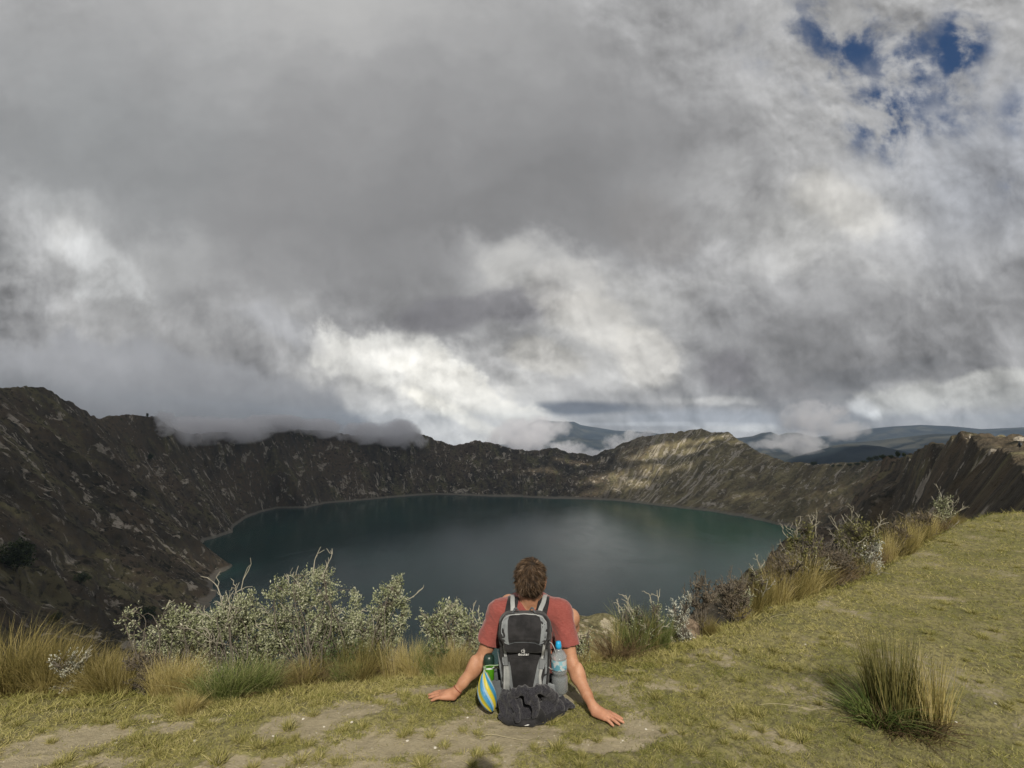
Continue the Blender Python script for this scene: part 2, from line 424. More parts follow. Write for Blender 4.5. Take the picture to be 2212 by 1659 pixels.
SPUR = [None]; PCB = [None]
def crater(x, y):
    x = np.asarray(x, dtype=np.float64); y = np.asarray(y, dtype=np.float64)
    ph, r = phi_r(x, y)
    dcam = np.hypot(x, y)
    arc = ph * 1400
    Rs = pinterp(ph, SF, SR) + fbm(arc / 60, r * 0, 5, 3) * 7
    Rr = pinterp(ph, RF, RR); Zr = pinterp(ph, RF, RZ)
    t = (r - Rs) / np.maximum(Rr - Rs, 50)
    fade = sstep(40, 500, dcam)
    farr = sstep(1500, 3000, dcam)
    near = np.exp(-(ph / 0.55) ** 2)
    p = 1.08 + 0.85 * near
    tc_ = np.clip(t, 0, 1)
    base = LAKE + (Zr - LAKE) * tc_ ** p
    out = t > 1
    d_out = np.maximum(r - Rr, 0)
    base = np.where(out, Zr - 0.42 * d_out * sstep(0, 60, d_out) - 0 * d_out, base)
    base = np.maximum(base, -620)
    base = np.where(t < 0, LAKE - 2 + t * 60, base)
    # long spur of the right wall running down towards the shore
    pl = [(330, 430, -30), (440, 600, -38), (735, 1000, -160), (900, 1330, -265), (1020, 1650, -345), (1090, 1850, -390)]
    rb = np.full_like(base, -1e4)
    for (x0, y0, z0), (x1, y1, z1) in zip(pl[:-1], pl[1:]):
        L2 = (x1 - x0) ** 2 + (y1 - y0) ** 2
        u_ = np.clip(((x - x0) * (x1 - x0) + (y - y0) * (y1 - y0)) / L2, 0, 1)
        dl = np.hypot(x - x0 - u_ * (x1 - x0), y - y0 - u_ * (y1 - y0))
        rb = np.maximum(rb, z0 + (z1 - z0) * u_ - (.95 + .25 * fbm(x / 70, y / 70, 36, 3)) * dl)
    base = np.where(t > 0, np.maximum(base, rb), base)
    # gullies running down to the lake
    wx = arc + fbm(x / 230, y / 230, 31, 3) * 85 + fbm(x / 60, y / 60, 32, 2) * 14
    sel = n2(x / 400, y / 400, 61)
    g = ridged(wx / 310, r / 1500, 3, 1) * 0.85 + ridged(wx / 118, r / 330, 9, 2) * 0.62 * (.5 + sel) + ridged(wx / 44, r / 130, 19, 3, .6) * 0.30 * (.4 + 1.2 * n2(x / 150, y / 150, 62)) 
    sx_ = x * .52 + y * .854; px_ = x * .854 - y * .52
    wr_ = sstep(15, 90, x) * sstep(1300, 700, y) * sstep(1000, 600, x)
    sw = sx_ + fbm(x / 90, y / 90, 34, 3) * 26
    g2 = ridged(sw / 130, px_ / 240, 6, 2) * .8 + ridged(sw / 52, px_ / 90, 7, 3) * .42 + ridged(sw / 19, px_ / 34, 8, 3) * .22
    g = g * (1 - wr_) + (.75 + (g2 - .75) * .5) * wr_
    PCB[0] = (wr_, sx_, px_)
    env = np.clip(np.sin(np.pi * np.clip(t * 0.93 + .03, 0, 1)), 0, 1) ** .8
    amp = (20 + 66 * fade) * (1 - .35 * farr)
    amp = np.minimum(amp, 3 + dcam * .10)
    z = base + (g - 1.12) * env * amp * (t > 0)
    # rock steps across the wall
    lev = (z + fbm(x / 140, y / 140, 52, 3) * 40) / 58
    fr = lev - np.floor(lev)
    z = z + (sstep(.25, .75, fr) - fr) * 58 * .30 * env * fade * sstep(.45, .62, n2(x / 210, y / 210, 66))
    z = z + (fbm(x / 60, y / 60, 41, 6, .62) * .8 + (.5 - np.abs(fbm(x / 38, y / 38, 43, 5, .62))) * .5) * np.minimum(17, dcam * .035) * np.clip(t * 6, 0, 1) * np.clip((1.25 - t) * 5, .25, 1)
    # jagged crest
    crest = np.exp(-((t - 1) / .05) ** 2)
    z = z + crest * (ridged(arc / 45, r * 0, 77, 4, .6) - .55) * np.clip(dcam * .0055, 0, 12) * np.clip(dcam / 900 - .15, .15, 1)
    z = z + crest * fbm(arc / 9, r / 12, 78, 3) * np.clip(dcam * .012, 0, 2.2)
    # crags on the near right rim
    cr = np.exp(-(((x - 190) ** 2 + (y - 205) ** 2) / 170 ** 2))
    z = z + cr * (np.abs(fbm(x / 16, y / 16, 91, 4, .6)) * 4 - 3.0)
    # bare spur with the footpath below the viewpoint
    a0 = P(1236, 1320, 245); a1 = P(1440, 1326, 262)
    f = np.clip((x - a0.x) / (a1.x - a0.x), 0, 1)
    dx = np.maximum(np.maximum(a0.x - x, x - a1.x), 0)
    dd = (dx / 16) ** 2 + (np.maximum(y - 246, 0) / 14) ** 2 + (np.maximum(238 - y, 0) / 90) ** 2
    top = a0.z + (a1.z - a0.z) * f + 1.2 * fbm(x / 14, y / 14, 97, 4)
    w = np.exp(-dd * 1.1)
    z = np.where(dd < 6, np.maximum(z, z * (1 - w) + (top - 20 * dd + .05 * (y - 246) * (y < 246)) * w), z)
    k = np.exp(-(((x - P(1306, 1312, 243).x) / 6.0) ** 2 + ((y - 243) / 5) ** 2) ** 1.5)
    z = z + 2.9 * k
    SPUR[0] = w
    return z, t, ph, r

def build_crater():
    az = np.linspace(math.radians(-60), math.radians(58), 1150)
    rad = np.concatenate([np.exp(np.linspace(math.log(7), math.log(900), 330, endpoint=False)), np.linspace(900, 4300, 640)])
    A, R = np.meshgrid(az, rad, indexing='ij')
    X = R * np.sin(A); Y = R * np.cos(A)
    Z, T, PH, RC = crater(X, Y)
    # drop below the grassy shelf near the viewer
    dn = np.hypot(X, Y)
    Z = Z - 1.0 - 3.5 * np.exp(-(dn / 22) ** 2)
    V = np.stack([X, Y, Z], -1).reshape(-1, 3)
    me = mesh_np("crater_slope", V, [grid_faces(len(az), len(rad))])
    wr_, sx_, px_ = PCB[0]
    attr(me, 'pc', np.stack([np.where(wr_ > .5, sx_ * .8, PH * 1400), np.where(wr_ > .5, px_ * 2.6, RC), Z], -1).reshape(-1, 3), 'FLOAT_VECTOR')
    attr(me, 'spur', SPUR[0].ravel()); attr(me, 'nearright', wr_.ravel())
    m, t, b = new_mat("crater_ground", .95, .15)
    geo = t.new('ShaderNodeNewGeometry')
    pos = geo.outputs['Position']
    pc = geo_attr(t, 'pc', 'Vector')
    st1 = t.v('MULTIPLY', pc, (1 / 42, 1 / 105, 1 / 105))
    st2 = t.v('MULTIPLY', pc, (1 / 15, 1 / 34, 1 / 34))
    nearr = geo_attr(t, 'nearright')
    def vmix(f, a, b):
        n = t.new('ShaderNodeMix', data_type='VECTOR'); t.put(n.inputs[0], f); t.put(n.inputs[4], a); t.put(n.inputs[5], b)
        return n.outputs[1]
    st1 = vmix(nearr, st1, t.v('SCALE', pos, s=1 / 30)); st2 = vmix(nearr, st2, t.v('SCALE', pos, s=1 / 13))
    nA = t.noise(pos, 1 / 260, 5, .6)
    nB = t.noise(st1, 1, 6, .62, dist=.4)
    nC = t.noise(pos, 1 / 14, 6, .68)
    nF = t.noise(pos, 1 / 2.2, 5, .7)
    col = t.mix(t.mr(nB, .36, .62), (.026, .023, .018), (.062, .050, .034))
    col = t.mix(t.mr(nA, .42, .62, 0, .85), col, (.074, .056, .038))
    col = t.mix(t.m('MULTIPLY', t.mr(t.noise(st1, .8, 4, .6), .50, .66), .8), col, (.092, .084, .045))     # olive grass spurs
    col = t.mix(t.mr(nC, .48, .62, 0, .9), col, (.010, .010, .007))                    # dark scrub
    col = t.mix(t.mr(nF, .56, .74, 0, .6), col, (.012, .013, .009))
    spx = t.sep(pc)
    # the far right wall is dry tan grass, the left wall darker scrub
    dry0 = t.m('MULTIPLY', t.mr(spx[0], 1700, 2600), t.mr(spx[0], 3900, 3400))
    col = t.mix(t.m('MULTIPLY', dry0, .55), col, t.mix(t.mr(nB, .35, .65), (.075, .062, .036), (.20, .175, .092)))
    col = t.mix(t.m('MULTIPLY', dry0, t.mr(nC, .52, .66, 0, .5)), col, (.03, .028, .018))
    # scree and bare rock scars
    big = t.mr(t.noise(pos, 1 / 150, 4, .6), .44, .54)
    scar = t.mr(t.noise(st2, .55, 8, .68, dist=1.0), .57, .61)
    scar = t.m('MULTIPLY', scar, big)
    scar2 = t.mr(t.noise(t.v('MULTIPLY', pc, (1 / 34, 1 / 60, 1 / 60)), 1, 7, .72, dist=.8), .60, .63)
    big2 = t.mr(t.noise(t.v('ADD', pos, (900, 0, 0)), 1 / 120, 4, .6), .50, .58)
    scar = t.m('MAXIMUM', scar, t.m('MULTIPLY', scar2, big2))
    scar3 = t.mr(t.noise(pos, 1 / 13, 6, .72, dist=.6), .63, .66)
    scar4 = t.mr(t.noise(t.v('ADD', pos, (50, 800, 0)), 1 / 75, 8, .66, dist=.5), .600, .622)
    scar = t.m('MAXIMUM', scar, t.m('MULTIPLY', scar3, .6))
    scar = t.m('MAXIMUM', scar, t.m('MULTIPLY', scar4, t.mr(nC, .40, .5)))
    # long pale slides on the far right wall
    spx = t.sep(pc)
    right = t.m('MULTIPLY', t.mr(spx[0], 2700, 3100), t.mr(spx[0], 3900, 3300))
    slide = t.mr(t.noise(t.v('ADD', t.v('MULTIPLY', pc, (1 / 26, 1 / 330, 1 / 330)), (0, 0, 0)), 1, 6, .66, dist=.5), .53, .57)
    scar = t.m('MAXIMUM', scar, t.m('MULTIPLY', slide, t.m('MULTIPLY', right, t.mr(nF, .30, .42))))
    rockc = t.mix(t.noise(pos, 1 / 9, 5, .65), (.09, .08, .065), (.40, .36, .30))
    col = t.mix(t.m('MULTIPLY', scar, .9), col, rockc)
    dry = t.m('MULTIPLY', t.mr(spx[0], 1700, 2600), t.mr(spx[0], 3900, 3400))
    col = t.v('SCALE', col, s=t.m('ADD', t.m('ADD', 1.55, t.m('MULTIPLY', dry, .25)), t.m('MULTIPLY', nearr, .55)))
    slope = t.sep(geo.outputs['Normal'])[2]
    rock = t.m('MULTIPLY', t.mr(slope, .66, .50), t.mr(nC, .45, .6))
    col = t.mix(t.m('MULTIPLY', rock, .5), col, (.12, .105, .085))
    spur = geo_attr(t, 'spur')
    grassy = t.mix(t.mr(nF, .40, .62), (.13, .118, .060), (.22, .20, .11))
    grassy = t.mix(t.mr(t.noise(pos, 1 / 6, 5, .65), .54, .60), grassy, (.42, .37, .27))
    grassy = t.mix(t.mr(nC, .56, .66), grassy, (.055, .055, .028))
    col = t.mix(t.mr(spur, .08, .35), col, grassy)
    # bleached line just above the water
    zz = t.m('ADD', t.sep(pos)[2], t.m('MULTIPLY', t.noise(pos, 1 / 30, 3, .6), -6))
    col = t.mix(t.mr(zz, LAKE + 8, LAKE + 3, 0, .85), col, (.20, .18, .15))
    t.l.new(col, b.inputs['Base Color'])
    h = t.m('ADD', t.m('MULTIPLY', nC, 3.5), t.m('MULTIPLY', nF, .9))
    bump(t, b, h, 1.5, 1.0)
    link("terrain", me, m, kind='structure')
build_crater()

# ------------------------------------------------------------------ lake
def build_lake():
    bm = bmesh.new()
    n = 96
    c = bm.verts.new((CX, CY, LAKE))
    ring = [bm.verts.new((CX + 1320 * math.sin(2 * math.pi * i / n), CY - 1320 * math.cos(2 * math.pi * i / n), LAKE)) for i in range(n)]
    for i in range(n):
        bm.faces.new((c, ring[i], ring[(i + 1) % n]))
    me = bpy.data.meshes.new("lake"); bm.to_mesh(me); bm.free()
    m, t, b = new_mat("lake_water", .16, .5)
    b.inputs['IOR'].default_value = 1.33
    geo = t.new('ShaderNodeNewGeometry'); pos = geo.outputs['Position']
    nA = t.noise(pos, 1 / 420, 3, .5)
    s = t.sep(pos)
    green = t.mr(s[0], 100, 800)
    col = t.mix(green, (.007, .036, .033), (.011, .105, .066))
    col = t.mix(t.mr(nA, .45, .62, 0, .5), col, (.012, .060, .050))
    t.l.new(col, b.inputs['Base Color'])
    ro = t.mr(t.noise(t.v('MULTIPLY', pos, (1, .6, 1)), 1 / 140, 5, .6, dist=1.5), .35, .7, .12, .20)
    t.l.new(ro, b.inputs['Roughness'])
    h = t.m('ADD', t.noise(pos, 1 / 3.0, 3, .6), t.noise(pos, 1 / 18, 2, .5))
    bump(t, b, h, .5, .35)
    link("water", me, m, kind='structure')
build_lake()

# ------------------------------------------------------------------ far hills beyond the rim
def build_hills():
    def crest(pts):
        az = []; el = []
        for px, py in pts:
            a, b, c = ray(px, py); az.append(math.atan2(a, b)); el.append(c / math.hypot(a, b))
        return np.array(az), np.array(el)
    layers = [(15500, .16, [(1090, 960), (1120, 925), (1165, 906), (1200, 910), (1240, 911), (1255, 918), (1330, 930), (1400, 934), (1450, 941), (1560, 945), (1700, 950), (1800, 940), (1880, 926), (1930, 921), (1990, 918), (2060, 921), (2120, 927), (2212, 923), (2330, 920), (2600, 920)]),
              (11500, .22, [(1120, 990), (1250, 945), (1330, 955), (1500, 960), (1590, 946), (1625, 942), (1645, 935), (1665, 933), (1682, 940), (1700, 935), (1725, 935), (1760, 945), (1850, 955), (1960, 950), (2212, 945), (2600, 945)]),
              (8200, .22, [(1120, 1000), (1600, 985), (1700, 975), (1800, 962), (1860, 955), (1910, 950), (1960, 944), (2020, 937), (2070, 937), (2130, 946), (2212, 956), (2600, 950)]),
              (6000, .30, [(1120, 1010), (1550, 1010), (1680, 1000), (1730, 984), (1790, 967), (1825, 960), (1860, 961), (1900, 964), (1950, 975), (2000, 984), (2212, 975), (2600, 970)])]
    az = np.linspace(math.radians(-4), math.radians(62), 620)
    rad = np.exp(np.linspace(math.log(4600), math.log(21000), 260))
    A, R = np.meshgrid(az, rad, indexing='ij')
    X = R * np.sin(A); Y = R * np.cos(A)
    Z = np.full_like(X, -1150.0)
    for D, sl, pts in layers:
        ca, ce = crest(pts)
        zc = CAMZ + np.interp(A, ca, ce) * D
        Dw = D * (1 + .03 * fbm(A * 9, A * 0, int(D), 2))
        f = zc - np.abs(R - Dw) * sl - 0
        # soft top
        f = zc - np.sqrt((R - Dw) ** 2 * sl ** 2 + 900) + 30
        Z = np.maximum(Z, f + fbm(X / 900, Y / 900, int(D) + 3, 5, .5) * np.minimum(70, np.abs(R - Dw) * .10))
    Z = Z + (ridged(X / 700, Y / 700, 8, 4) - .6) * 50 * sstep(60, 900, np.abs(Z - 0)) * 0.6
    me = mesh_np("hills", np.stack([X, Y, Z], -1).reshape(-1, 3), [grid_faces(len(az), len(rad))])
    m, t, b = new_mat("far_hills", .95, .1)
    geo = t.new('ShaderNodeNewGeometry'); pos = geo.outputs['Position']
    n1 = t.noise(pos, 1 / 1400, 6, .62); nn = t.noise(pos, 1 / 330, 6, .65)
    col = t.mix(t.mr(nn, .40, .62), (.010, .018, .026), (.026, .036, .042))  # distant blue haze put into the hill colour, besides the haze volume
    col = t.mix(t.m('MULTIPLY', t.mr(n1, .48, .58), t.mr(nn, .35, .6)), col, (.06, .065, .06))
    vor = t.new('ShaderNodeTexVoronoi'); t.put(vor.inputs['Vector'], pos); vor.inputs['Scale'].default_value = 1 / 210
    fld = t.m('MULTIPLY', t.mr(t.sep(vor.outputs['Color'])[0], .55, .75), t.mr(t.noise(pos, 1 / 1100, 3, .5), .50, .60))
    col = t.mix(t.m('MULTIPLY', fld, .55), col, (.10, .10, .085))
    t.l.new(col, b.inputs['Base Color'])
    link("hills", me, m, kind='structure')
build_hills()

# ------------------------------------------------------------------ unseen cloud added above and behind the viewer: shaped gaps let the sun through
def build_shade_cloud():
    ZS = 2500.0
    k = 1 / math.tan(SUN_EL)
    hx, hy = _h.x, _h.y
    def cast(x, y, z):
        return x + hx * k * (ZS - z), y + hy * k * (ZS - z)
    xs = np.arange(-3400, 5200, 26.0); ys = np.arange(-5400, 1500, 26.0)
    X, Y = np.meshgrid(xs, ys, indexing='ij')
    lit = np.zeros_like(X)
    wx = X + fbm(X / 260, Y / 260, 5, 4) * 70; wy = Y + fbm(X / 260, Y / 260, 25, 4) * 70
    def hit(px, py):
        a_, b_, c_ = ray(px, py)
        D = np.arange(120, 4200, 4.0)
        gx = a_ / b_ * D; gz = CAMZ + c_ / b_ * D
        tz = crater(gx, D)[0]
        i = np.nonzero(tz >= gz)[0]
        i = i[0] if len(i) else 800
        return gx[i], D[i], gz[i]
    def hole(p, rx, ry, s=1.0, ang=0.0, warp=True):
        cx, cy = cast(*p)
        dx = (wx if warp else X) - cx; dy = (wy if warp else Y) - cy
        c, s_ = math.cos(ang), math.sin(ang)
        d = np.hypot((dx * c + dy * s_) / rx, (-dx * s_ + dy * c) / ry)
        np.maximum(lit, s * (1 - sstep(.55, 1.25, d)), out=lit)
    # the sunlit summit round the viewer, and the lower spur
    hole((20, 110, -30), 330, 390, warp=False)
    hole((150, 250, -60), 150, 150)
    # light patches crossing the far wall (photo positions)
    for px, py, D, rx, ry, st in [(1300, 1035, 0, 150, 95, 1), (1345, 1050, 0, 120, 80, .9), (1280, 1060, 0, 80, 50, .8), (1400, 985, 0, 150, 90, .95), (1440, 962, 0, 160, 80, 1), (1400, 1020, 0, 70, 90, .7), (1480, 975, 0, 90, 60, .7),
                                  (1520, 948, 0, 150, 50, .9), (1170, 1012, 0, 75, 60, .8), (1240, 1000, 0, 130, 45, .9), (1470, 1010, 0, 80, 60, .5), (1340, 975, 0, 60, 40, .4),
                                  (1590, 955, 0, 80, 50, .5), (1810, 1060, 0, 100, 70, .3), (1600, 1075, 0, 100, 60, .3), (1900, 1060, 0, 90, 90, .45), (300, 1260, 0, 150, 110, .2),
                                  (440, 1230, 0, 100, 70, .4), (2080, 1010, 0, 90, 90, .6), (1980, 1050, 0, 60, 60, .5), (2150, 1060, 0, 60, 60, .5), (1800, 1100, 0, 80, 60, .35)]:
        hole(hit(px, py), rx, ry, st)
    # country beyond the crater lies in broken sun
    cx, cy = cast(0, 4300, -300)
    lit = np.where(Y > cy, np.maximum(lit, .10 + .75 * sstep(.48, .64, n2(X / 500, Y / 500, 3))), lit)
    hole((300, 5000, 0), 900, 500, 1.0)
    dens = 1 - lit
    lump = fbm(X / 300, Y / 300, 55, 4)
    top = 40 + 120 * dens * (1 + .7 * lump); bot = -30 - 60 * dens * (1 + .7 * lump)
    nx, ny = len(xs), len(ys)
    VT = np.stack([X + hx * k * top, Y + hy * k * top, ZS + top], -1).reshape(-1, 3)       # thickness runs along the sunbeams
    VB = np.stack([X + hx * k * bot, Y + hy * k * bot, ZS + bot], -1).reshape(-1, 3)
    f = grid_faces(nx, ny)
    me = mesh_np("cloud", np.concatenate([VT, VB]), [f, f[:, ::-1] + nx * ny])
    a = np.sqrt(np.clip(dens, 0, 1))
    # two sheets: each lets through the root of the wanted light
    tr = np.sqrt(np.clip(1 - dens, 0, 1))
    attr(me, 'cover', np.concatenate([1 - tr.ravel()] * 2))
    m = bpy.data.materials.new("shade_cloud"); m.use_nodes = True
    t = NT(m.node_tree); t.n.clear()
    out = t.new('ShaderNodeOutputMaterial'); d = t.new('ShaderNodeBsdfDiffuse'); d.inputs[0].default_value = (.9, .9, .9, 1)
    tl = t.new('ShaderNodeBsdfTranslucent'); tl.inputs[0].default_value = (.9, .9, .92, 1)
    ms0 = t.new('ShaderNodeMixShader'); ms0.inputs[0].default_value = .5
    t.l.new(d.outputs[0], ms0.inputs[1]); t.l.new(tl.outputs[0], ms0.inputs[2])
    tp = t.new('ShaderNodeBsdfTransparent'); ms = t.new('ShaderNodeMixShader')
    t.l.new(geo_attr(t, 'cover'), ms.inputs[0]); t.l.new(tp.outputs[0], ms.inputs[1]); t.l.new(ms0.outputs[0], ms.inputs[2])
    t.l.new(ms.outputs[0], out.inputs[0])
    link("cloud", me, m, label="unseen grey cloud deck overhead, added for the shadow it throws on the crater", cat="cloud", kind='stuff')
build_shade_cloud()

# ------------------------------------------------------------------ low clouds drifting over the rim
def cloud_volume(name, blobs, dens, scale, thr=.42, color=(.97, .97, 1.0), label="", seed=0, aniso=.2):
    """blobs: (px, py, Y, rx, ry(depth), rz) in metres; one lumpy closed hull with noise density inside"""
    bm = bmesh.new()
    cs = []
    for px, py, Y, rx, ry, rz in blobs:
        c = P(px, py, Y); cs.append((c, rx, ry, rz))
        r = bmesh.ops.create_icosphere(bm, subdivisions=3, radius=1.0)
        for v in r['verts']:
            v.co = Vector((c.x + v.co.x * rx * 1.02, c.y + v.co.y * ry * 1.02, c.z + v.co.z * rz * 1.02))
    hull = bmesh.ops.convex_hull(bm, input=bm.verts[:])
    junk = list({e for e in hull['geom_interior'] + hull['geom_unused'] if isinstance(e, bmesh.types.BMVert)})
    bmesh.ops.delete(bm, geom=junk, context='VERTS')
    keep = {f for f in hull['geom'] if isinstance(f, bmesh.types.BMFace)}
    bmesh.ops.delete(bm, geom=[f for f in bm.faces if f not in keep], context='FACES_ONLY')
    bmesh.ops.recalc_face_normals(bm, faces=bm.faces[:])
    me = bpy.data.meshes.new(name); bm.to_mesh(me); bm.free()
    o = link(name, me, None, label=label, cat="cloud", kind='stuff')
    m = bpy.data.materials.new("mist"); m.use_nodes = True
    t = NT(m.node_tree); t.n.clear()
    out = t.new('ShaderNodeOutputMaterial')
    pv = t.new('ShaderNodeVolumePrincipled')
    pv.inputs['Color'].default_value = (*color, 1)
    pv.inputs['Anisotropy'].default_value = aniso
    tc = t.new('ShaderNodeTexCoord'); pos = tc.outputs['Object']
    f = None
    for c, rx, ry, rz in cs:
        mp = t.mapping(pos, tuple(c), (0, 0, 0), (rx, ry, rz))
        g = t.mr(t.v('LENGTH', mp), 1.0, 0.25)
        f = g if f is None else t.m('MAXIMUM', f, g)
    nz = t.noise(t.v('ADD', pos, (seed * 531.0, 0, 0)), 1 / scale, 6, .62)
    e = t.m('ADD', t.m('MULTIPLY', f, .9), t.m('MULTIPLY', t.m('SUBTRACT', nz, .5), 5.2))
    e = t.mr(e, thr, thr + .5)
    e = t.m('MULTIPLY', e, t.mr(f, .02, .3))
    t.l.new(t.m('MULTIPLY', e, dens), pv.inputs['Density'])
    t.l.new(pv.outputs[0], out.inputs[1])
    me.materials.append(m)
    m.cycles.volume_step_rate = 0.35
    return o
LOWCLOUD = True
if LOWCLOUD:
    cloud_volume("low_cloud", [(1130, 945, 5200, 440, 500, 250), (1165, 915, 5400, 200, 300, 170), (1215, 975, 5000, 330, 400, 150), (1200, 925, 5300, 210, 300, 150), (1290, 985, 4900, 300, 300, 110)], .007, 190, .30,
                 label="bright white cloud spilling over the lowest dip of the far rim", seed=1)
    cloud_volume("low_cloud", [(1335, 960, 5000, 210, 260, 130), (1365, 945, 5000, 110, 200, 110), (1395, 938, 4800, 130, 200, 60)], .006, 110, .38,
                 label="small ragged cloud in front of the blue mountain beyond the rim", seed=2)
    cloud_volume("low_cloud", [(1760, 905, 5600, 420, 500, 260), (1720, 955, 5400, 430, 400, 150), (1820, 930, 5600, 380, 400, 170), (1660, 960, 5400, 300, 300, 80), (1750, 975, 5300, 260, 300, 100)], .0045, 210, .30,
                 label="grey cloud hanging down over the valley right of the pale peak", color=(.9, .9, .93), seed=3)
    cloud_volume("low_cloud", [(430, 930, 2240, 210, 240, 84), (510, 930, 2360, 220, 220, 76), (388, 940, 2110, 120, 140, 72), (590, 914, 2600, 200, 220, 60)], .016, 130, .10,
                 label="grey mist lapping over the left rim saddle", color=(.93, .93, .96), seed=4)
    cloud_volume("low_cloud", [(352, 905, 1900, 34, 80, 42), (358, 925, 1880, 30, 60, 40)], .026, 42, .24,
                 label="small wisp of mist on the dark cliff at the left rim", color=(.93, .93, .96), seed=5)
    cloud_volume("low_cloud", [(850, 934, 3060, 220, 240, 105), (892, 944, 3040, 120, 170, 100), (780, 936, 2960, 240, 220, 85), (690, 926, 2860, 220, 220, 70)], .013, 130, .12,
                 label="grey mist curling over the far rim below the white cloud", color=(.93, .93, .96), seed=6)

def build_haze():
    bm = bmesh.new()
    x0, x1, y0, y1, z0, z1 = -5000, 17500, -700, 17500, -1300, 420
    vs = [bm.verts.new((x, y, z)) for x in (x0, x1) for y in (y0, y1) for z in (z0, z1)]
    for f in ((0, 1, 3, 2), (4, 6, 7, 5), (0, 4, 5, 1), (2, 3, 7, 6), (0, 2, 6, 4), (1, 5, 7, 3)):
        bm.faces.new([vs[i] for i in f])
    me = bpy.data.meshes.new("haze"); bm.to_mesh(me); bm.free()
    m = bpy.data.materials.new("haze_air"); m.use_nodes = True
    t = NT(m.node_tree); t.n.clear()
    out = t.new('ShaderNodeOutputMaterial'); pv = t.new('ShaderNodeVolumePrincipled')
    pv.inputs['Color'].default_value = (.6, .76, 1.0, 1); pv.inputs['Density'].default_value = 2.3e-5
    pv.inputs['Anisotropy'].default_value = 0.0
    t.l.new(pv.outputs[0], out.inputs[1])
    me.materials.append(m)
    link("haze", me, None, kind='stuff', label="thin blue haze filling the air over the crater and the far hills", cat="haze")
build_haze()

# ------------------------------------------------------------------ grassy shelf in the foreground
EDGE_PX = [(-700, 1560), (-300, 1530), (0, 1492), (130, 1490), (300, 1495), (440, 1488), (600, 1470), (760, 1458), (900, 1448), (1000, 1447), (1100, 1446), (1250, 1428), (1330, 1412), (1400, 1396),
           (1460, 1382), (1520, 1362), (1600, 1332), (1680, 1302), (1760, 1277), (1830, 1254), (1900, 1224), (1960, 1190), (2040, 1142), (2090, 1119), (2140, 1108), (2212, 1103), (2400, 1100), (2900, 1102)]
_et = []; _er = []
for _x, _y in EDGE_PX:
    _p = G(_x, _y, 0.0); _et.append(math.atan2(_p.x, _p.y)); _er.append(math.hypot(_p.x, _p.y))
_et = np.array(_et); _er = np.array(_er)
def edge_r(th):
    return np.interp(th, _et, _er)
PATCH = [(665, 1560, 115, 26, .55), (910, 1606, 150, 24, .1), (560, 1645, 120, 18, 0), (889, 1484, 62, 12, .4), (157, 1592, 95, 24, .6), (283, 1542, 48, 10, .3), (40, 1652, 75, 14, .2), (400, 1560, 60, 10, .3),
         (490, 1646, 60, 16, 0), (1384, 1562, 48, 22, 0), (1100, 1598, 90, 34, 0), (1240, 1500, 30, 14, 0), (1360, 1440, 28, 5, 0), (2040, 1291, 40, 4, -.3), (800, 1650, 90, 12, 0), (1010, 1640, 90, 14, 0),
         (1560, 1420, 30, 5, 0), (1300, 1612, 60, 12, 0)]
_PW = []
for px, py, rx, ry, sl in PATCH:
    c = G(px, py, 0); d = c.y * CT
    vang = math.atan2(CAMZ, math.hypot(c.x, c.y))
    _PW.append((c.x, c.y, rx * d / F, ry * d / F / math.sin(vang) * 1.0, sl))
def bare_mask(x, y):
    m = np.zeros_like(x)
    nz = fbm(x / .30, y / .20, 201, 6, .66)
    nf = fbm(x / .05, y / .05, 203, 3, .6)
    for cx, cy, rx, ry, sl in _PW:
        dx = x - cx; dy = (y - cy) - sl * dx * .9
        d = np.hypot(dx / rx, dy / ry)
        m = np.maximum(m, sstep(1.7, .35, d + nz * 1.35 + nf * .35) * .95)
    general = sstep(.02, .50, fbm(x / .45, y / .45, 207, 6, .68)) * (.50 + .40 * sstep(1.2, -.3, x / 3))
    return np.clip(np.maximum(m, general), 0, 1)
def ground_z(x, y, detail=True):
    x = np.asarray(x, float); y = np.asarray(y, float)
    th = np.arctan2(x, y); r = np.hypot(x, y)
    s = r - edge_r(th)
    z = .035 * fbm(x / 1.3, y / 1.3, 211, 3) * sstep(.5, 1.6, np.hypot(x - .1, y - 3.0))
    z = z - .05 * sstep(-.45, 0, s) - np.where(s > 0, .30 * np.clip(s, 0, .5) + .95 * np.maximum(s - .5, 0), 0)
    if detail:
        b = bare_mask(x, y)
        fd = np.clip(3.4 / np.maximum(r, .5), .0, 1) ** 2
        z = z + .010 * (fbm(x / .16, y / .16, 221, 3, .5)) * (1 - .6 * b) - .010 * b + .005 * fbm(x / .05, y / .05, 231, 2) * fd * (1 - .5 * b)
    return z
def gz1(x, y):
    return float(ground_z(np.array([x]), np.array([y]))[0])

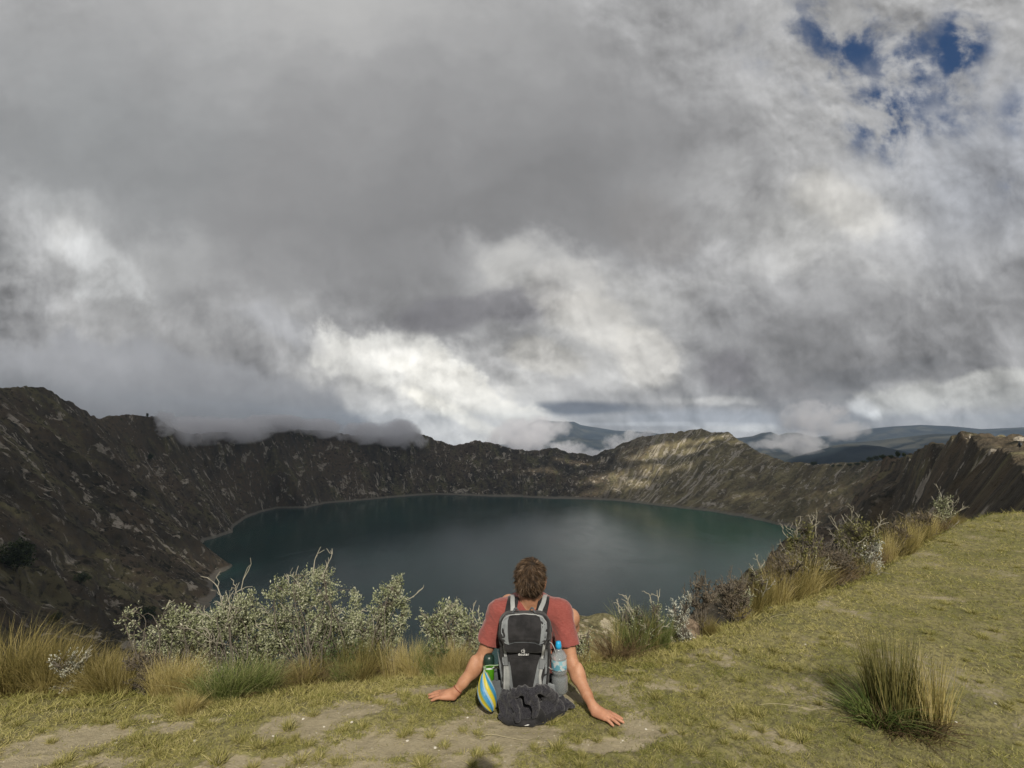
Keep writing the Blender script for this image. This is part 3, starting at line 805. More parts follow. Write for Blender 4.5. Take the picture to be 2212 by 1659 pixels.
def build_ground():
    th = np.linspace(math.radians(-115), math.radians(115), 1500)
    u = np.concatenate([np.linspace(.02, .5, 60, endpoint=False), np.linspace(.5, 1.02, 420, endpoint=False)])
    T, U = np.meshgrid(th, u, indexing='ij')
    R1 = U * edge_r(T)
    s = np.linspace(0, 13, 90)
    T2, S2 = np.meshgrid(th, s, indexing='ij')
    R2 = 1.02 * edge_r(T2) + S2
    R = np.concatenate([R1, R2], 1); T = np.concatenate([T, T2], 1)
    X = R * np.sin(T); Y = R * np.cos(T)
    Z = ground_z(X, Y)
    me = mesh_np("ground", np.stack([X, Y, Z], -1).reshape(-1, 3), [grid_faces(R.shape[0], R.shape[1])])
    attr(me, 'bare', bare_mask(X, Y).ravel())
    m, t, b = new_mat("turf", .95, .15)
    geo = t.new('ShaderNodeNewGeometry'); pos = geo.outputs['Position']
    bare = geo_attr(t, 'bare')
    n1 = t.noise(pos, 2.0, 5, .6); n2_ = t.noise(pos, 22, 5, .7); n3_ = t.noise(pos, 90, 4, .7)
    turf = t.mix(t.mr(n1, .38, .62), (.165, .162, .056), (.245, .220, .100))
    turf = t.mix(t.mr(n2_, .42, .62), turf, (.115, .105, .055))
    turf = t.mix(t.mr(n3_, .52, .68, 0, .6), turf, (.30, .265, .16))
    dirt = t.mix(n2_, (.23, .195, .125), (.37, .325, .225))
    dirt = t.mix(t.mr(n3_, .60, .70, 0, .6), dirt, (.12, .10, .065))
    peb = t.new('ShaderNodeTexVoronoi'); t.put(peb.inputs['Vector'], pos); peb.inputs['Scale'].default_value = 38
    dirt = t.mix(t.m('MULTIPLY', t.mr(peb.outputs['Distance'], .22, .12), t.mr(t.sep(peb.outputs['Color'])[0], .72, .8)), dirt, (.46, .42, .33))
    f = t.mr(t.m('ADD', bare, t.m('MULTIPLY', t.m('SUBTRACT', n2_, .5), 1.3)), .25, .75)
    col = t.mix(f, turf, dirt)
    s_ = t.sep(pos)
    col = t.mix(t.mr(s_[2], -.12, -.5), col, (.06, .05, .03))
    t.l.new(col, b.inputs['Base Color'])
    bump(t, b, t.m('ADD', t.m('MULTIPLY', n3_, .006), t.m('MULTIPLY', n2_, .014)), 1.0, .8)
    link("ground", me, m, kind='structure')
build_ground()

# ------------------------------------------------------------------ blades
rng = np.random.default_rng(7)
def blade_material(name, cols, rough=.7, trans=.25):
    """cols: list of colours picked along the per-blade tone"""
    m, t, b = new_mat(name, rough, .25)
    cr = t.new('ShaderNodeValToRGB')
    e = cr.color_ramp.elements
    while len(e) < len(cols): e.new(.5)
    for i in range(len(cols)):
        e[i].position = i / (len(cols) - 1)
    for i, c in enumerate(cols): e[i].color = (*c, 1)
    t.l.new(geo_attr(t, 'tone'), cr.inputs[0])
    t.l.new(cr.outputs[0], b.inputs['Base Color'])
    out = [n for n in t.n if n.type == 'OUTPUT_MATERIAL'][0]
    tl = t.new('ShaderNodeBsdfTranslucent'); t.l.new(cr.outputs[0], tl.inputs[0])
    ms = t.new('ShaderNodeMixShader'); ms.inputs[0].default_value = trans
    t.l.new(b.outputs[0], ms.inputs[1]); t.l.new(tl.outputs[0], ms.inputs[2]); t.l.new(ms.outputs[0], out.inputs[0])
    return m
M_STRAW = blade_material("straw_grass", [(.20, .17, .05), (.38, .32, .11), (.52, .43, .19), (.62, .53, .28)])
M_GOLD = blade_material("golden_grass", [(.09, .085, .028), (.23, .19, .06), (.38, .31, .13)])
M_GREEN = blade_material("green_sedge", [(.05, .085, .02), (.13, .17, .04), (.25, .27, .10), (.34, .32, .16)])
M_DRY = blade_material("dry_grass", [(.08, .055, .03), (.20, .14, .075), (.34, .26, .14)])
M_RUSH = blade_material("rush_grass", [(.035, .05, .015), (.10, .10, .03), (.20, .18, .06), (.30, .26, .10)])
M_TUFT = blade_material("short_grass", [(.13, .145, .034), (.26, .25, .070), (.41, .37, .14), (.55, .48, .24)])

def blades(base, dirs, L, W, droop, tone, seg=3):
    """ribbons: base (n,3), dirs (n,3) unit, L,W (n,), droop (n,) -> verts, quads, tone"""
    n = len(base)
    side = np.cross(dirs, rng.normal(size=(n, 3))); side /= np.linalg.norm(side, axis=1, keepdims=True) + 1e-9
    hor = dirs.copy(); hor[:, 2] = 0; hor /= np.linalg.norm(hor, axis=1, keepdims=True) + 1e-9
    rows = []
    for k in range(seg + 1):
        f = k / seg
        c = base + dirs * (L * f)[:, None] + hor * (L * droop * f * f)[:, None]
        c[:, 2] -= L * droop * .55 * f ** 2.5
        w = W * (1 - f) ** .7 * .5 + .0002
        rows += [c - side * w[:, None], c + side * w[:, None]]
    V = np.stack(rows, 1)                       # n, 2(seg+1), 3
    k = 2 * (seg + 1)
    b0 = (np.arange(n) * k)[:, None]
    Q = np.concatenate([np.stack([b0[:, 0] + 2 * i, b0[:, 0] + 2 * i + 1, b0[:, 0] + 2 * i + 3, b0[:, 0] + 2 * i + 2], 1) for i in range(seg)])
    return V.reshape(-1, 3), Q, np.repeat(tone, k)

def build_turf_grass():
    n = 420000
    th = rng.uniform(math.radians(-49), math.radians(49), n)
    u = rng.uniform(0, 1, n)
    er = edge_r(th)
    r0 = 2.0
    r = r0 + (er + .25 - r0) * u ** 1.15
    x = r * np.sin(th); y = r * np.cos(th)
    b = bare_mask(x, y)
    clump = fbm(x / .09, y / .09, 301, 3, .6)
    keep = rng.uniform(0, 1, n) < np.clip((1.0 - b * 1.05) * (.55 + .9 * clump), .012, 1)
    x, y, r, th, clump = x[keep], y[keep], r[keep], th[keep], clump[keep]
    n = len(x)
    z = ground_z(x, y) - .002
    far = r / 3.0
    L = rng.uniform(.008, .022, n) * (1 + .9 * np.clip(clump, 0, 1)) * far ** .5
    L *= 1 + 1.6 * sstep(-.6, 0.05, r - edge_r(th)) * (rng.uniform(0, 1, n) < .6)
    W = rng.uniform(.0018, .0034, n) * far ** .7
    ang = rng.uniform(0, 2 * np.pi, n); tilt = rng.uniform(.25, 1.25, n)
    d = np.stack([np.cos(ang) * np.sin(tilt), np.sin(ang) * np.sin(tilt), np.cos(tilt)], 1)
    patch = fbm(x / .8, y / .8, 311, 3) * .35 + fbm(x / .2, y / .2, 312, 2) * .2
    tone = np.clip(.42 + patch + rng.normal(0, .2, n), 0, 1)
    V, Q, tn = blades(np.stack([x, y, z], 1), d, L, W, rng.uniform(0, .5, n), tone, seg=1)
    me = mesh_np("turf_grass", V, [Q]); attr(me, 'tone', tn)
    link("grass", me, M_TUFT, label="short cropped yellow green grass covering the crater edge", cat="grass", kind='stuff')
build_turf_grass()

def tussock_mesh(name, n, h, rad, spread, droop=.35, hv=.35, w=.0035, seg=4, tone=(.5, .28), upright=.0):
    ang = rng.uniform(0, 2 * np.pi, n); rr_ = rad * np.sqrt(rng.uniform(0, 1, n))
    bx = rr_ * np.cos(ang); by = rr_ * np.sin(ang)
    q = rr_ / rad
    tilt = np.abs(rng.normal(0, 1, n)) * spread * (.35 + .65 * q) + upright
    a2 = ang + rng.normal(0, .7, n)
    d = np.stack([np.cos(a2) * np.sin(tilt), np.sin(a2) * np.sin(tilt), np.cos(tilt)], 1)
    L = h * np.clip(rng.normal(.72, hv * .6, n), .18, 1.08)
    dr = np.clip(rng.normal(droop, droop * .5, n), 0, 1.4)
    V, Q, tn = blades(np.stack([bx, by, np.full(n, -.02)], 1), d, L, np.full(n, w) * rng.uniform(.6, 1.2, n), dr,
                      np.clip(rng.normal(tone[0], tone[1], n), 0, 1), seg)
    me = mesh_np(name, V, [Q]); attr(me, 'tone', tn)
    return me
TUS = {}
def tus(kind, var):
    key = (kind, var)
    if key not in TUS:
        p = dict(straw=dict(n=900, h=1.0, rad=.24, spread=.30, droop=.28, w=.008, mat=M_STRAW),
                 gold=dict(n=900, h=1.0, rad=.28, spread=.34, droop=.32, w=.009, mat=M_GOLD),
                 green=dict(n=520, h=1.0, rad=.24, spread=.34, droop=.30, w=.012, mat=M_GREEN),
                 dry=dict(n=500, h=1.0, rad=.24, spread=.55, droop=.35, w=.009, mat=M_DRY),
                 rush=dict(n=420, h=1.0, rad=.26, spread=.20, droop=.12, w=.011, mat=M_RUSH),
                 thin=dict(n=170, h=1.0, rad=.30, spread=.25, droop=.15, w=.008, mat=M_STRAW),
                 tuft=dict(n=150, h=1.0, rad=.42, spread=.75, droop=.25, w=.045, mat=M_TUFT, seg=2))[kind]
        p = dict(p); m = p.pop('mat'); me = tussock_mesh("%s_grass" % kind, **p); me.materials.append(m); TUS[key] = me
    return TUS[key]
rnd = random.Random(11)
def on_ground(px, py):
    """photo position of a plant's foot -> point on the shelf, or just over its edge"""
    p = G(px, py, 0.0)
    th = math.atan2(p.x, p.y); r = math.hypot(p.x, p.y); e = float(edge_r(th))
    if p.z < 1 and ray(px, py)[2] >= -0.02: r = e + 2
    if r > e:
        r = e + min(.10 * (e / 4) + .22 * (r - e), .45 * e / 4 + .2)
        p = Vector((r * math.sin(th), r * math.cos(th), 0)); p.z = gz1(p.x, p.y); return p
    for _ in range(6):
        z = gz1(p.x, p.y); p = G(px, py, z)
    p.z = gz1(p.x, p.y)
    return p
def plant_tussock(px, py, hpx, wid, kind, label, group, name="grass_tussock", cat="grass tussock", lift=0.0, Y=None):
    p = on_ground(px, py) if Y is None else P(px, py, Y)
    if Y is not None: p.z = max(p.z, -9)
    a_, b_, c_ = ray(px, py - hpx)
    h = (CAMZ + c_ / b_ * p.y - p.z) * 1.0
    wid = wid * (hpx * p.y * CT / F) / h if h > 0 else wid
    me = tus(kind, rnd.randrange(3))
    o = link(name, me, None, label=label, cat=cat, group=group, loc=p)
    o.rotation_euler = (rnd.uniform(-.08, .08), rnd.uniform(-.08, .08), rnd.uniform(0, 6.28))
    o.scale = (h * wid, h * wid, h)
    return o
TG = "grass tussocks along the crater edge"
for px, py, h, w_, k, lab in [
    (8, 1440, 118, 1.3, 'gold', "tall golden grass tussock cut by the left picture edge"),
    (55, 1448, 112, 1.2, 'gold', "golden grass tussock second from the left edge, on the slope brink"),
    (100, 1440, 90, 1.2, 'gold', None), (135, 1430, 80, 1.2, 'gold', None), (175, 1432, 58, 1.6, 'gold', None), (215, 1440, 60, 1.5, 'gold', None), (255, 1445, 55, 1.6, 'gold', None),
    (102, 1482, 78, .9, 'straw', "narrow pale straw tussock left of the grey white bushlet"),
    (55, 1478, 52, .9, 'dry', None), (20, 1485, 60, 1.1, 'dry', None),
    (200, 1497, 88, .95, 'straw', "tall pale straw tussock right of the grey white bushlet"),
    (238, 1500, 104, .9, 'straw', "tallest pale straw tussock left of the brown twiggy bushlet"),
    (262, 1480, 70, .8, 'thin', None), (160, 1502, 34, 1.6, 'straw', None),
    (352, 1490, 88, 1.0, 'straw', "straw tussock right of the brown twiggy bushlet"),
    (388, 1480, 84, 1.1, 'straw', None), (372, 1502, 44, .9, 'green', None), (420, 1478, 66, 1.0, 'straw', None),
    (404, 1543, 62, 1.05, 'straw', "small rounded straw tussock standing alone on the short turf at left"),
    (440, 1530, 24, 1.5, 'straw', None),
    (462, 1512, 92, 1.0, 'green', "green sedge tussock left of centre below the pale shrub"),
    (505, 1505, 98, 1.1, 'green', "broad green sedge tussock under the large silver shrub"),
    (548, 1495, 90, .9, 'green', None), (585, 1480, 70, 1.0, 'dry', None), (538, 1506, 24, 1.3, 'dry', None),
    (632, 1476, 62, .7, 'green', "small bright green tussock in front of the large silver shrub"),
    (600, 1474, 50, 1.0, 'dry', None), (680, 1468, 60, 1.1, 'dry', None), (715, 1465, 80, 1.0, 'rush', None),
    (760, 1462, 100, .9, 'rush', "tall rush clump in front of the round lobed silver shrub"),
    (800, 1460, 92, .9, 'rush', None), (835, 1460, 70, 1.4, 'dry', None), (868, 1450, 70, 1.0, 'thin', None), (893, 1448, 76, 1.0, 'straw', None),
    (928, 1445, 80, .8, 'green', "green sedge clump behind the tiny white woolly plant"),
    (958, 1444, 72, .9, 'straw', None), (985, 1443, 66, 1.0, 'straw', None), (1010, 1441, 56, 1.0, 'gold', None), (1035, 1440, 40, 1.0, 'green', None), (850, 1444, 88, .8, 'thin', None), (575, 1492, 74, 1.2, 'green', None), (610, 1486, 56, 1.4, 'dry', None), (655, 1480, 66, 1.2, 'gold', None), (700, 1476, 60, 1.3, 'dry', None), (740, 1472, 62, 1.1, 'green', None), (782, 1468, 74, 1.0, 'gold', None),
    (1258, 1424, 30, 1.3, 'straw', None), (1285, 1420, 26, 1.2, 'straw', None), (1270, 1405, 66, .4, 'thin', None),
    (1330, 1404, 78, 1.6, 'dry', "spreading brown dry tussock right of the hiker"),
    (1372, 1392, 108, .85, 'green', "tall green spiky tussock right of the hiker above the lake"),
    (1402, 1385, 96, .8, 'rush', None), (1425, 1375, 80, .8, 'green', None), (1350, 1405, 50, 1.2, 'dry', None), (1330, 1395, 92, .35, 'thin', None),
    (1530, 1350, 28, 1.5, 'gold', "low yellow green tussock just right of the earth clod"),
    (1500, 1380, 18, 1.6, 'straw', None), (1600, 1330, 40, 1.2, 'straw', None),
    (1625, 1300, 62, .9, 'gold', "yellow green grass tussock right of the purple brown bushlets"),
    (1650, 1290, 74, .7, 'gold', None), (1680, 1285, 70, 1.0, 'straw', None), (1700, 1270, 80, 1.1, 'gold', None), (1735, 1262, 84, 1.0, 'straw', None),
    (1765, 1258, 76, 1.0, 'gold', None), (1795, 1240, 60, 1.1, 'dry', None), (1690, 1230, 60, .8, 'gold', None), (1728, 1215, 52, .9, 'straw', None), (1770, 1205, 50, 1.0, 'dry', None), (1820, 1225, 60, .9, 'dry', None),
    (1660, 1250, 60, .7, 'thin', None), (1740, 1290, 26, 1.8, 'gold', None), (1830, 1250, 30, 1.6, 'dry', None), (1870, 1228, 30, 1.5, 'straw', None),
    (1915, 1190, 62, .9, 'straw', None), (1938, 1180, 72, .9, 'gold', "tallest yellow tussock on the right brink above the far slope"),
    (1962, 1172, 66, .9, 'straw', None), (1985, 1160, 62, .9, 'gold', None), (2006, 1150, 55, .9, 'straw', None), (2030, 1142, 50, .9, 'dry', None), (2050, 1134, 44, .9, 'gold', None),
    (1895, 1200, 48, .9, 'dry', None), (2072, 1126, 20, 1.2, 'gold', None), (1950, 1195, 22, 1.6, 'gold', None), (1900, 1228, 16, 1.8, 'gold', None), (2000, 1172, 18, 1.8, 'gold', None)]:
    plant_tussock(px, py, h, w_, k, lab or {"gold": "golden grass tussock among others along the crater edge", "straw": "pale straw tussock among others along the crater edge",
                  "dry": "brown dry tussock among others along the crater edge", "green": "green sedge tussock among others along the crater edge",
                  "rush": "dark upright rush clump among others along the crater edge", "thin": "sparse thin stemmed grass clump along the crater edge"}[k], TG if lab else TG + " (%s)" % k)

# lone tussock on the turf at lower right: fans of green blades, standing rushes, dead thatch
def lone_tussock():
    p = on_ground(1955, 1560)
    d = p.y * CT / F
    e = empty("grass_tussock", p, "big lone dark green tussock with standing stems on the turf at lower right", "grass tussock")
    me = tussock_mesh("standing_stems", 620, 188 * d, 42 * d, .10, .08, .35, .0042, 4, (.58, .27)); link("standing_stems", me, M_RUSH, e, loc=(-.02, .06, 0))
    me2 = tussock_mesh("green_blades", 330, 112 * d, 36 * d, .52, .55, .3, .0052, 5, (.26, .22)); link("green_blades", me2, M_GREEN, e, loc=(-.13, .02, 0))
    me3 = tussock_mesh("dead_thatch", 900, 62 * d, 56 * d, .75, .5, .4, .0042, 4, (.3, .25)); link("dead_thatch", me3, M_DRY, e, loc=(0, -.03, 0))
    me4 = tussock_mesh("yellow_stems", 260, 160 * d, 30 * d, .11, .10, .4, .0036, 4, (.4, .25)); link("yellow_stems", me4, M_STRAW, e, loc=(.12, -.02, 0))
    me5 = tussock_mesh("dark_base", 600, 52 * d, 50 * d, .5, .3, .4, .006, 3, (.08, .10)); link("dark_base", me5, M_RUSH, e, loc=(0, 0, 0))
lone_tussock()

# small tufts dotted over the turf
def small_tufts():
    done = 0
    spots = [(625, 1575, 26), (472, 1648, 34), (595, 1608, 22), (930, 1590, 18), (1205, 1618, 26), (1030, 1632, 20), (1190, 1560, 22), (870, 1590, 20), (560, 1612, 22), (1290, 1600, 16), (1640, 1545, 18),
             (1590, 1552, 16), (1730, 1600, 22), (1695, 1590, 18), (1515, 1418, 16), (1600, 1470, 16), (1690, 1440, 14), (1070, 1625, 22), (905, 1645, 18), (1000, 1580, 14), (230, 1562, 18), (270, 1572, 16)]
    while len(spots) < 235:
        px = rnd.uniform(-10, 2222)
        th = math.atan2(*ray(px, 1300)[:2])
        ylo = float(np.interp(px, [e[0] for e in EDGE_PX], [e[1] for e in EDGE_PX])) + 8
        py = ylo + (1665 - ylo) * rnd.random() ** 1.4
        p = G(px, py, 0)
        if .85 < math.hypot((px - 1130) / 130, (py - 1500) / 90) * 1 or True:
            if abs(px - 1130) < 215 and 1440 < py < 1575: continue
            if abs(px - 1955) < 100 and 1480 < py < 1620: continue
            if float(bare_mask(np.array([p.x]), np.array([p.y]))[0]) > .75 and rnd.random() < .8: continue
            spots.append((px, py, (10 + 12 * rnd.random()) * (.45 + .55 * (py - 1050) / 600)))
    for i, (px, py, h) in enumerate(spots):
        p = on_ground(px, py)
        me = tus('tuft', i % 5)
        o = link("grass_tuft", me, None, label="small yellow green grass tuft standing out of the short turf", cat="grass tuft", group="small grass tufts on the turf", loc=p)
        s = h * p.y * CT / F
        k = rnd.uniform(.9, 1.5)
        o.scale = (s * k, s * k, s); o.rotation_euler = (0, 0, rnd.uniform(0, 6.28))
small_tufts()

# ------------------------------------------------------------------ shrubs
def tubes(paths, sides=5):
    V = []; Q = []; o = 0
    for pts, r0, r1 in paths:
        pts = np.array(pts); n = len(pts)
        tg = np.gradient(pts, axis=0); tg /= np.linalg.norm(tg, axis=1, keepdims=True) + 1e-9
        a = np.cross(tg, [0.31, .77, .55]); a /= np.linalg.norm(a, axis=1, keepdims=True) + 1e-9
        b = np.cross(tg, a)
        rad = np.linspace(r0, r1, n)
        for k in range(sides):
            c, s = math.cos(2 * math.pi * k / sides), math.sin(2 * math.pi * k / sides)
            V.append(pts + (a * c + b * s) * rad[:, None])
        idx = o + np.arange(sides * n).reshape(sides, n)
        for k in range(sides):
            A = idx[k]; B = idx[(k + 1) % sides]
            Q.append(np.stack([A[:-1], B[:-1], B[1:], A[1:]], 1))
        o += sides * n
    return np.concatenate(V), np.concatenate(Q)
def curve(a, b, wob, n=6, sag=0.0):
    a = np.array(a, float); b = np.array(b, float)
    t_ = np.linspace(0, 1, n)[:, None]
    L = np.linalg.norm(b - a)
    m1 = rng.normal(0, wob * L, 3); m2 = rng.normal(0, wob * L * .5, 3)
    p = a + (b - a) * t_ + m1 * np.sin(np.pi * t_) + m2 * np.sin(2 * np.pi * t_)
    p[:, 2] += sag * L * np.sin(np.pi * t_[:, 0])
    return p
def leaves(cent, axis, n_per, size, aspect, open_, toneb):
    """rosettes of leaves round short twigs"""
    C = np.repeat(cent, n_per, 0); A = np.repeat(axis, n_per, 0); n = len(C)
    d = A * rng.uniform(.1, .9, (n, 1)) + rng.normal(0, open_, (n, 3)); d /= np.linalg.norm(d, axis=1, keepdims=True)
    C = C + A * rng.uniform(-1.4, .8, (n, 1)) * size * 1.6 + rng.normal(0, size * .35, (n, 3))
    L = size * rng.uniform(.6, 1.25, n); W = L * aspect
    s = np.cross(d, rng.normal(size=(n, 3))); s /= np.linalg.norm(s, axis=1, keepdims=True) + 1e-9
    nr = np.cross(d, s)
    p0 = C; p1 = C + d * (L * .55)[:, None] + s * (W * .5)[:, None] + nr * (W * .18)[:, None]
    p2 = C + d * L[:, None]; p3 = C + d * (L * .55)[:, None] - s * (W * .5)[:, None] + nr * (W * .18)[:, None]
    V = np.stack([p0, p1, p2, p3], 1).reshape(-1, 3)
    Q = np.arange(n * 4).reshape(n, 4)
    tone = np.clip(toneb + rng.normal(0, .22, n), 0, 1)
    return V, Q, np.repeat(tone, 4)
M_SILVER = blade_material("silver_leaf", [(.05, .065, .025), (.20, .225, .095), (.34, .36, .225), (.50, .50, .37)], .6, .18)
M_WHITE = blade_material("woolly_leaf", [(.22, .23, .18), (.42, .43, .36), (.62, .62, .54)], .8, .1)
M_OLIVE = blade_material("olive_leaf", [(.035, .04, .015), (.10, .10, .035), (.24, .23, .09)], .6, .15)
M_PURPLE = blade_material("withered_leaf", [(.055, .043, .032), (.135, .108, .078), (.25, .205, .145)], .8, .1)
M_DKGREEN = blade_material("dark_leaf", [(.02, .035, .012), (.06, .085, .03), (.16, .19, .09)], .5, .15)
mb, tb, bb = new_mat("shrub_bark", .9, .2)
tb.l.new(tb.mix(tb.noise(tb.new('ShaderNodeTexCoord').outputs['Object'], 30, 4), (.055, .045, .035), (.17, .15, .12)), bb.inputs['Base Color'])
M_BARK = mb
M_DEAD, _t, _b = new_mat('dead_wood', .85, .2); _b.inputs['Base Color'].default_value = (.30, .28, .22, 1)

def shrub(base_px, lobes, mat, n_cl, label, leaf=.020, asp=.42, n_per=11, Y=None, twigs=0, name="shrub", cat="shrub", open_=.55, fill=.35, twig_len=.14, group=None, dark=None, stems=True):
    base = on_ground(*base_px)
    Yb = (Y if Y is not None else base.y)
    E = []
    lobes = list(lobes)
    fz = base.z; pyb = 829.5 + F * math.tan(PITCH - math.atan2(fz - CAMZ, base.y))
    low = max(l[1] + l[3] for l in lobes)
    if pyb - low > 6:
        mx = sum(l[0] for l in lobes) / len(lobes); wmax = max(l[2] for l in lobes)
        lobes.append((.5 * mx + .5 * base_px[0], (pyb + low) / 2 - 4, wmax * .9, (pyb - low) / 2 + 8))
    for l in lobes:
        px, py, rx, ry = l[:4]
        Yl = Yb + (l[4] if len(l) > 4 else 0)
        c = P(px, py, Yl); d = Yl * CT / F
        E.append((np.array(c), rx * d, ry * d, min(rx, ry) * d * 1.0 + .02))
    vol = np.array([e[1] * e[2] for e in E]); cnt = np.maximum(3, (vol / vol.sum() * n_cl)).astype(int)
    pts = []; ax = []; tn = []
    for (c, rx, rz, ry), k in zip(E, cnt):
        v = rng.normal(size=(k * 3, 3)); v /= np.linalg.norm(v, axis=1, keepdims=True)
        rad = 1 - fill * rng.uniform(0, 1, (len(v), 1)) ** 1.5 + rng.normal(0, .06, (len(v), 1))
        q = c + v * rad * np.array([rx, ry, rz])
        s = max(.05, min(rx, rz) * .45)
        g = fbm3(q[:, 0] / s, q[:, 1] / s, q[:, 2] / s, 5, 2)
        ok = np.argsort(-g + rng.normal(0, .12, len(g)))[:k]
        q = q[ok]; v = v[ok]
        pts.append(q)
        a_ = v * .8 + np.array([0, 0, .75]); a_ /= np.linalg.norm(a_, axis=1, keepdims=True)
        ax.append(a_); tn.append(.5 + .5 * g[ok])
    pts = np.concatenate(pts); ax = np.concatenate(ax); tn = np.concatenate(tn)
    b0 = np.array(base); b0[2] -= .03
    e = empty(name, base, label, cat, group)
    V, Q, T_ = leaves(pts - b0, ax, n_per, leaf, asp, open_, np.repeat(tn, n_per))
    me = mesh_np("foliage", V, [Q]); attr(me, 'tone', T_)
    link("foliage", me, mat, e)
    # branches: forks to lobe centres, then to clusters
    paths = []
    nodes = []
    for c, rx, rz, ry in E:
        k = 2 if rx > .08 else 1
        for _ in range(k):
            tgt = c - b0 + rng.normal(0, .25, 3) * np.array([rx, ry, rz])
            cv = curve(rng.normal(0, .03, 3) * np.array([1, 1, 0]), tgt, .07, 9)
            paths.append((cv, .004 + .012 * rx, .0025)); nodes += [cv[5], cv[7], cv[8]]
    nodes = np.array(nodes)
    sel = rng.permutation(len(pts))[:min(len(pts), 260)]
    for i in sel:
        q = pts[i] - b0
        j = np.argmin(np.linalg.norm(nodes - q, axis=1) + rng.uniform(0, .05, len(nodes)))
        paths.append((curve(nodes[j], q, .08, 5), .0035, .0014))
    dead = []
    for _ in range(twigs):
        i = rng.integers(len(pts)); q = pts[i] - b0
        dd = ax[i] + rng.normal(0, .35, 3); dd[2] = abs(dd[2]) + .3; dd /= np.linalg.norm(dd)
        tip = q + dd * twig_len * rng.uniform(.5, 1.3)
        cv = curve(q, tip, .10, 6); dead.append((cv, .0048, .0024))
        for f in (2, 3, 4):
            if rng.random() < .7:
                d2 = dd + rng.normal(0, .7, 3); d2[2] = abs(d2[2]); d2 /= np.linalg.norm(d2)
                dead.append((curve(cv[f], cv[f] + d2 * twig_len * rng.uniform(.2, .55), .12, 4), .0034, .0018))
    V, Q = tubes(paths, 4); nb = len(Q)
    if dead:
        V2, Q2 = tubes(dead, 4); Q = np.concatenate([Q, Q2 + len(V)]); V = np.concatenate([V, V2])
    bmesh_ = mesh_np("branches", V, [Q])
    bmesh_.materials.append(M_BARK)
    if dead:
        bmesh_.materials.append(M_BARK if mat is M_PURPLE else M_DEAD)
        bmesh_.polygons.foreach_set('material_index', np.concatenate([np.zeros(nb, np.int32), np.ones(len(Q) - nb, np.int32)]))
    link("branches", bmesh_, None, e)
    return e
# left and centre
shrub((690, 1452), [(638, 1318, 62, 46), (683, 1276, 48, 34), (702, 1250, 24, 14), (596, 1280, 26, 22), (640, 1250, 10, 8), (726, 1330, 55, 48), (655, 1372, 66, 40), (770, 1372, 50, 34), (708, 1385, 50, 36), (590, 1372, 34, 30), (640, 1410, 60, 30), (720, 1420, 60, 28), (600, 1420, 40, 24)],
      M_SILVER, 2100, "largest silver green shrub, left of the hiker against the lake", Y=4.0, twigs=26, twig_len=.17)
shrub((815, 1455), [(845, 1300, 33, 30), (860, 1268, 13, 12), (826, 1330, 28, 24), (808, 1372, 44, 34), (868, 1345, 14, 26), (842, 1385, 26, 18), (815, 1415, 36, 26)],
      M_SILVER, 800, "upright silver green shrub with a round lobe, between the largest shrub and the hiker", Y=3.95, twigs=12, twig_len=.15)
shrub((500, 1480), [(507, 1338, 42, 40), (536, 1330, 30, 42), (475, 1362, 42, 34), (520, 1385, 50, 40), (560, 1400, 34, 32), (455, 1392, 30, 26), (490, 1430, 60, 34), (550, 1440, 44, 26)],
      M_SILVER, 1400, "pale silver shrub left of the largest shrub with dead twigs on top", Y=3.95, twigs=42, twig_len=.22)
shrub((375, 1485), [(357, 1355, 24, 34), (400, 1352, 28, 30), (385, 1395, 44, 34), (345, 1400, 24, 24), (430, 1372, 24, 34), (380, 1435, 50, 30)],
      M_SILVER, 800, "loose silver shrub third from the hiker on the left brink", Y=4.0, twigs=16, twig_len=.10)
shrub((975, 1446), [(935, 1348, 28, 28), (975, 1345, 34, 28), (1018, 1364, 26, 20), (1000, 1385, 34, 18), (950, 1382, 30, 20), (970, 1408, 50, 22), (1030, 1395, 18, 20)],
      M_SILVER, 600, "low silver shrub with long narrow leaves directly left of the hiker", Y=3.85, leaf=.028, asp=.3, n_per=10, twigs=24, twig_len=.13)
shrub((318, 1440), [(262, 1340, 12, 16), (290, 1328, 9, 9), (300, 1350, 9, 10), (276, 1362, 12, 12), (310, 1385, 10, 10), (290, 1380, 8, 10)],
      M_SILVER, 70, "thin leaning shrub with bare stems and a few leaf clusters at left", Y=4.0, n_per=9, twigs=4)
shrub((148, 1475), [(138, 1440, 20, 20), (168, 1438, 14, 16), (150, 1458, 26, 12)],
      M_WHITE, 130, "small grey white bushlet among straw tussocks at far left", leaf=.014, twigs=16, twig_len=.07, cat="bushlet")
shrub((312, 1500), [(312, 1458, 40, 32), (330, 1470, 28, 26)],
      M_PURPLE, 420, "round brown twiggy bushlet between straw tussocks at left", leaf=.011, n_per=8, twigs=60, twig_len=.06, cat="bushlet", fill=.8)
shrub((907, 1456), [(907, 1444, 22, 9)],
      M_WHITE, 60, "tiny white woolly plant at the foot of the grass left of the hiker", leaf=.014, n_per=9, twigs=8, twig_len=.04, name="woolly_plant", cat="plant")
shrub((725, 1464), [(690, 1430, 20, 20), (735, 1435, 30, 22), (770, 1425, 18, 18), (715, 1412, 14, 12)],
      M_DKGREEN, 170, "low dark green leafy bushlet at the foot of the largest shrub", leaf=.022, n_per=8, cat="bushlet")
shrub((940, 1440), [(935, 1415, 10, 14), (958, 1412, 10, 12), (925, 1425, 8, 8)],
      M_DKGREEN, 60, "small fresh green herb in the grass left of the hiker", leaf=.018, n_per=8, name="herb", cat="herb")
shrub((1262, 1420), [(1256, 1400, 12, 22), (1268, 1380, 6, 10), (1250, 1410, 12, 10)],
      M_SILVER, 60, "slim leafy sprig growing beside the hiker's right elbow", leaf=.018, n_per=8, name="herb", cat="herb")
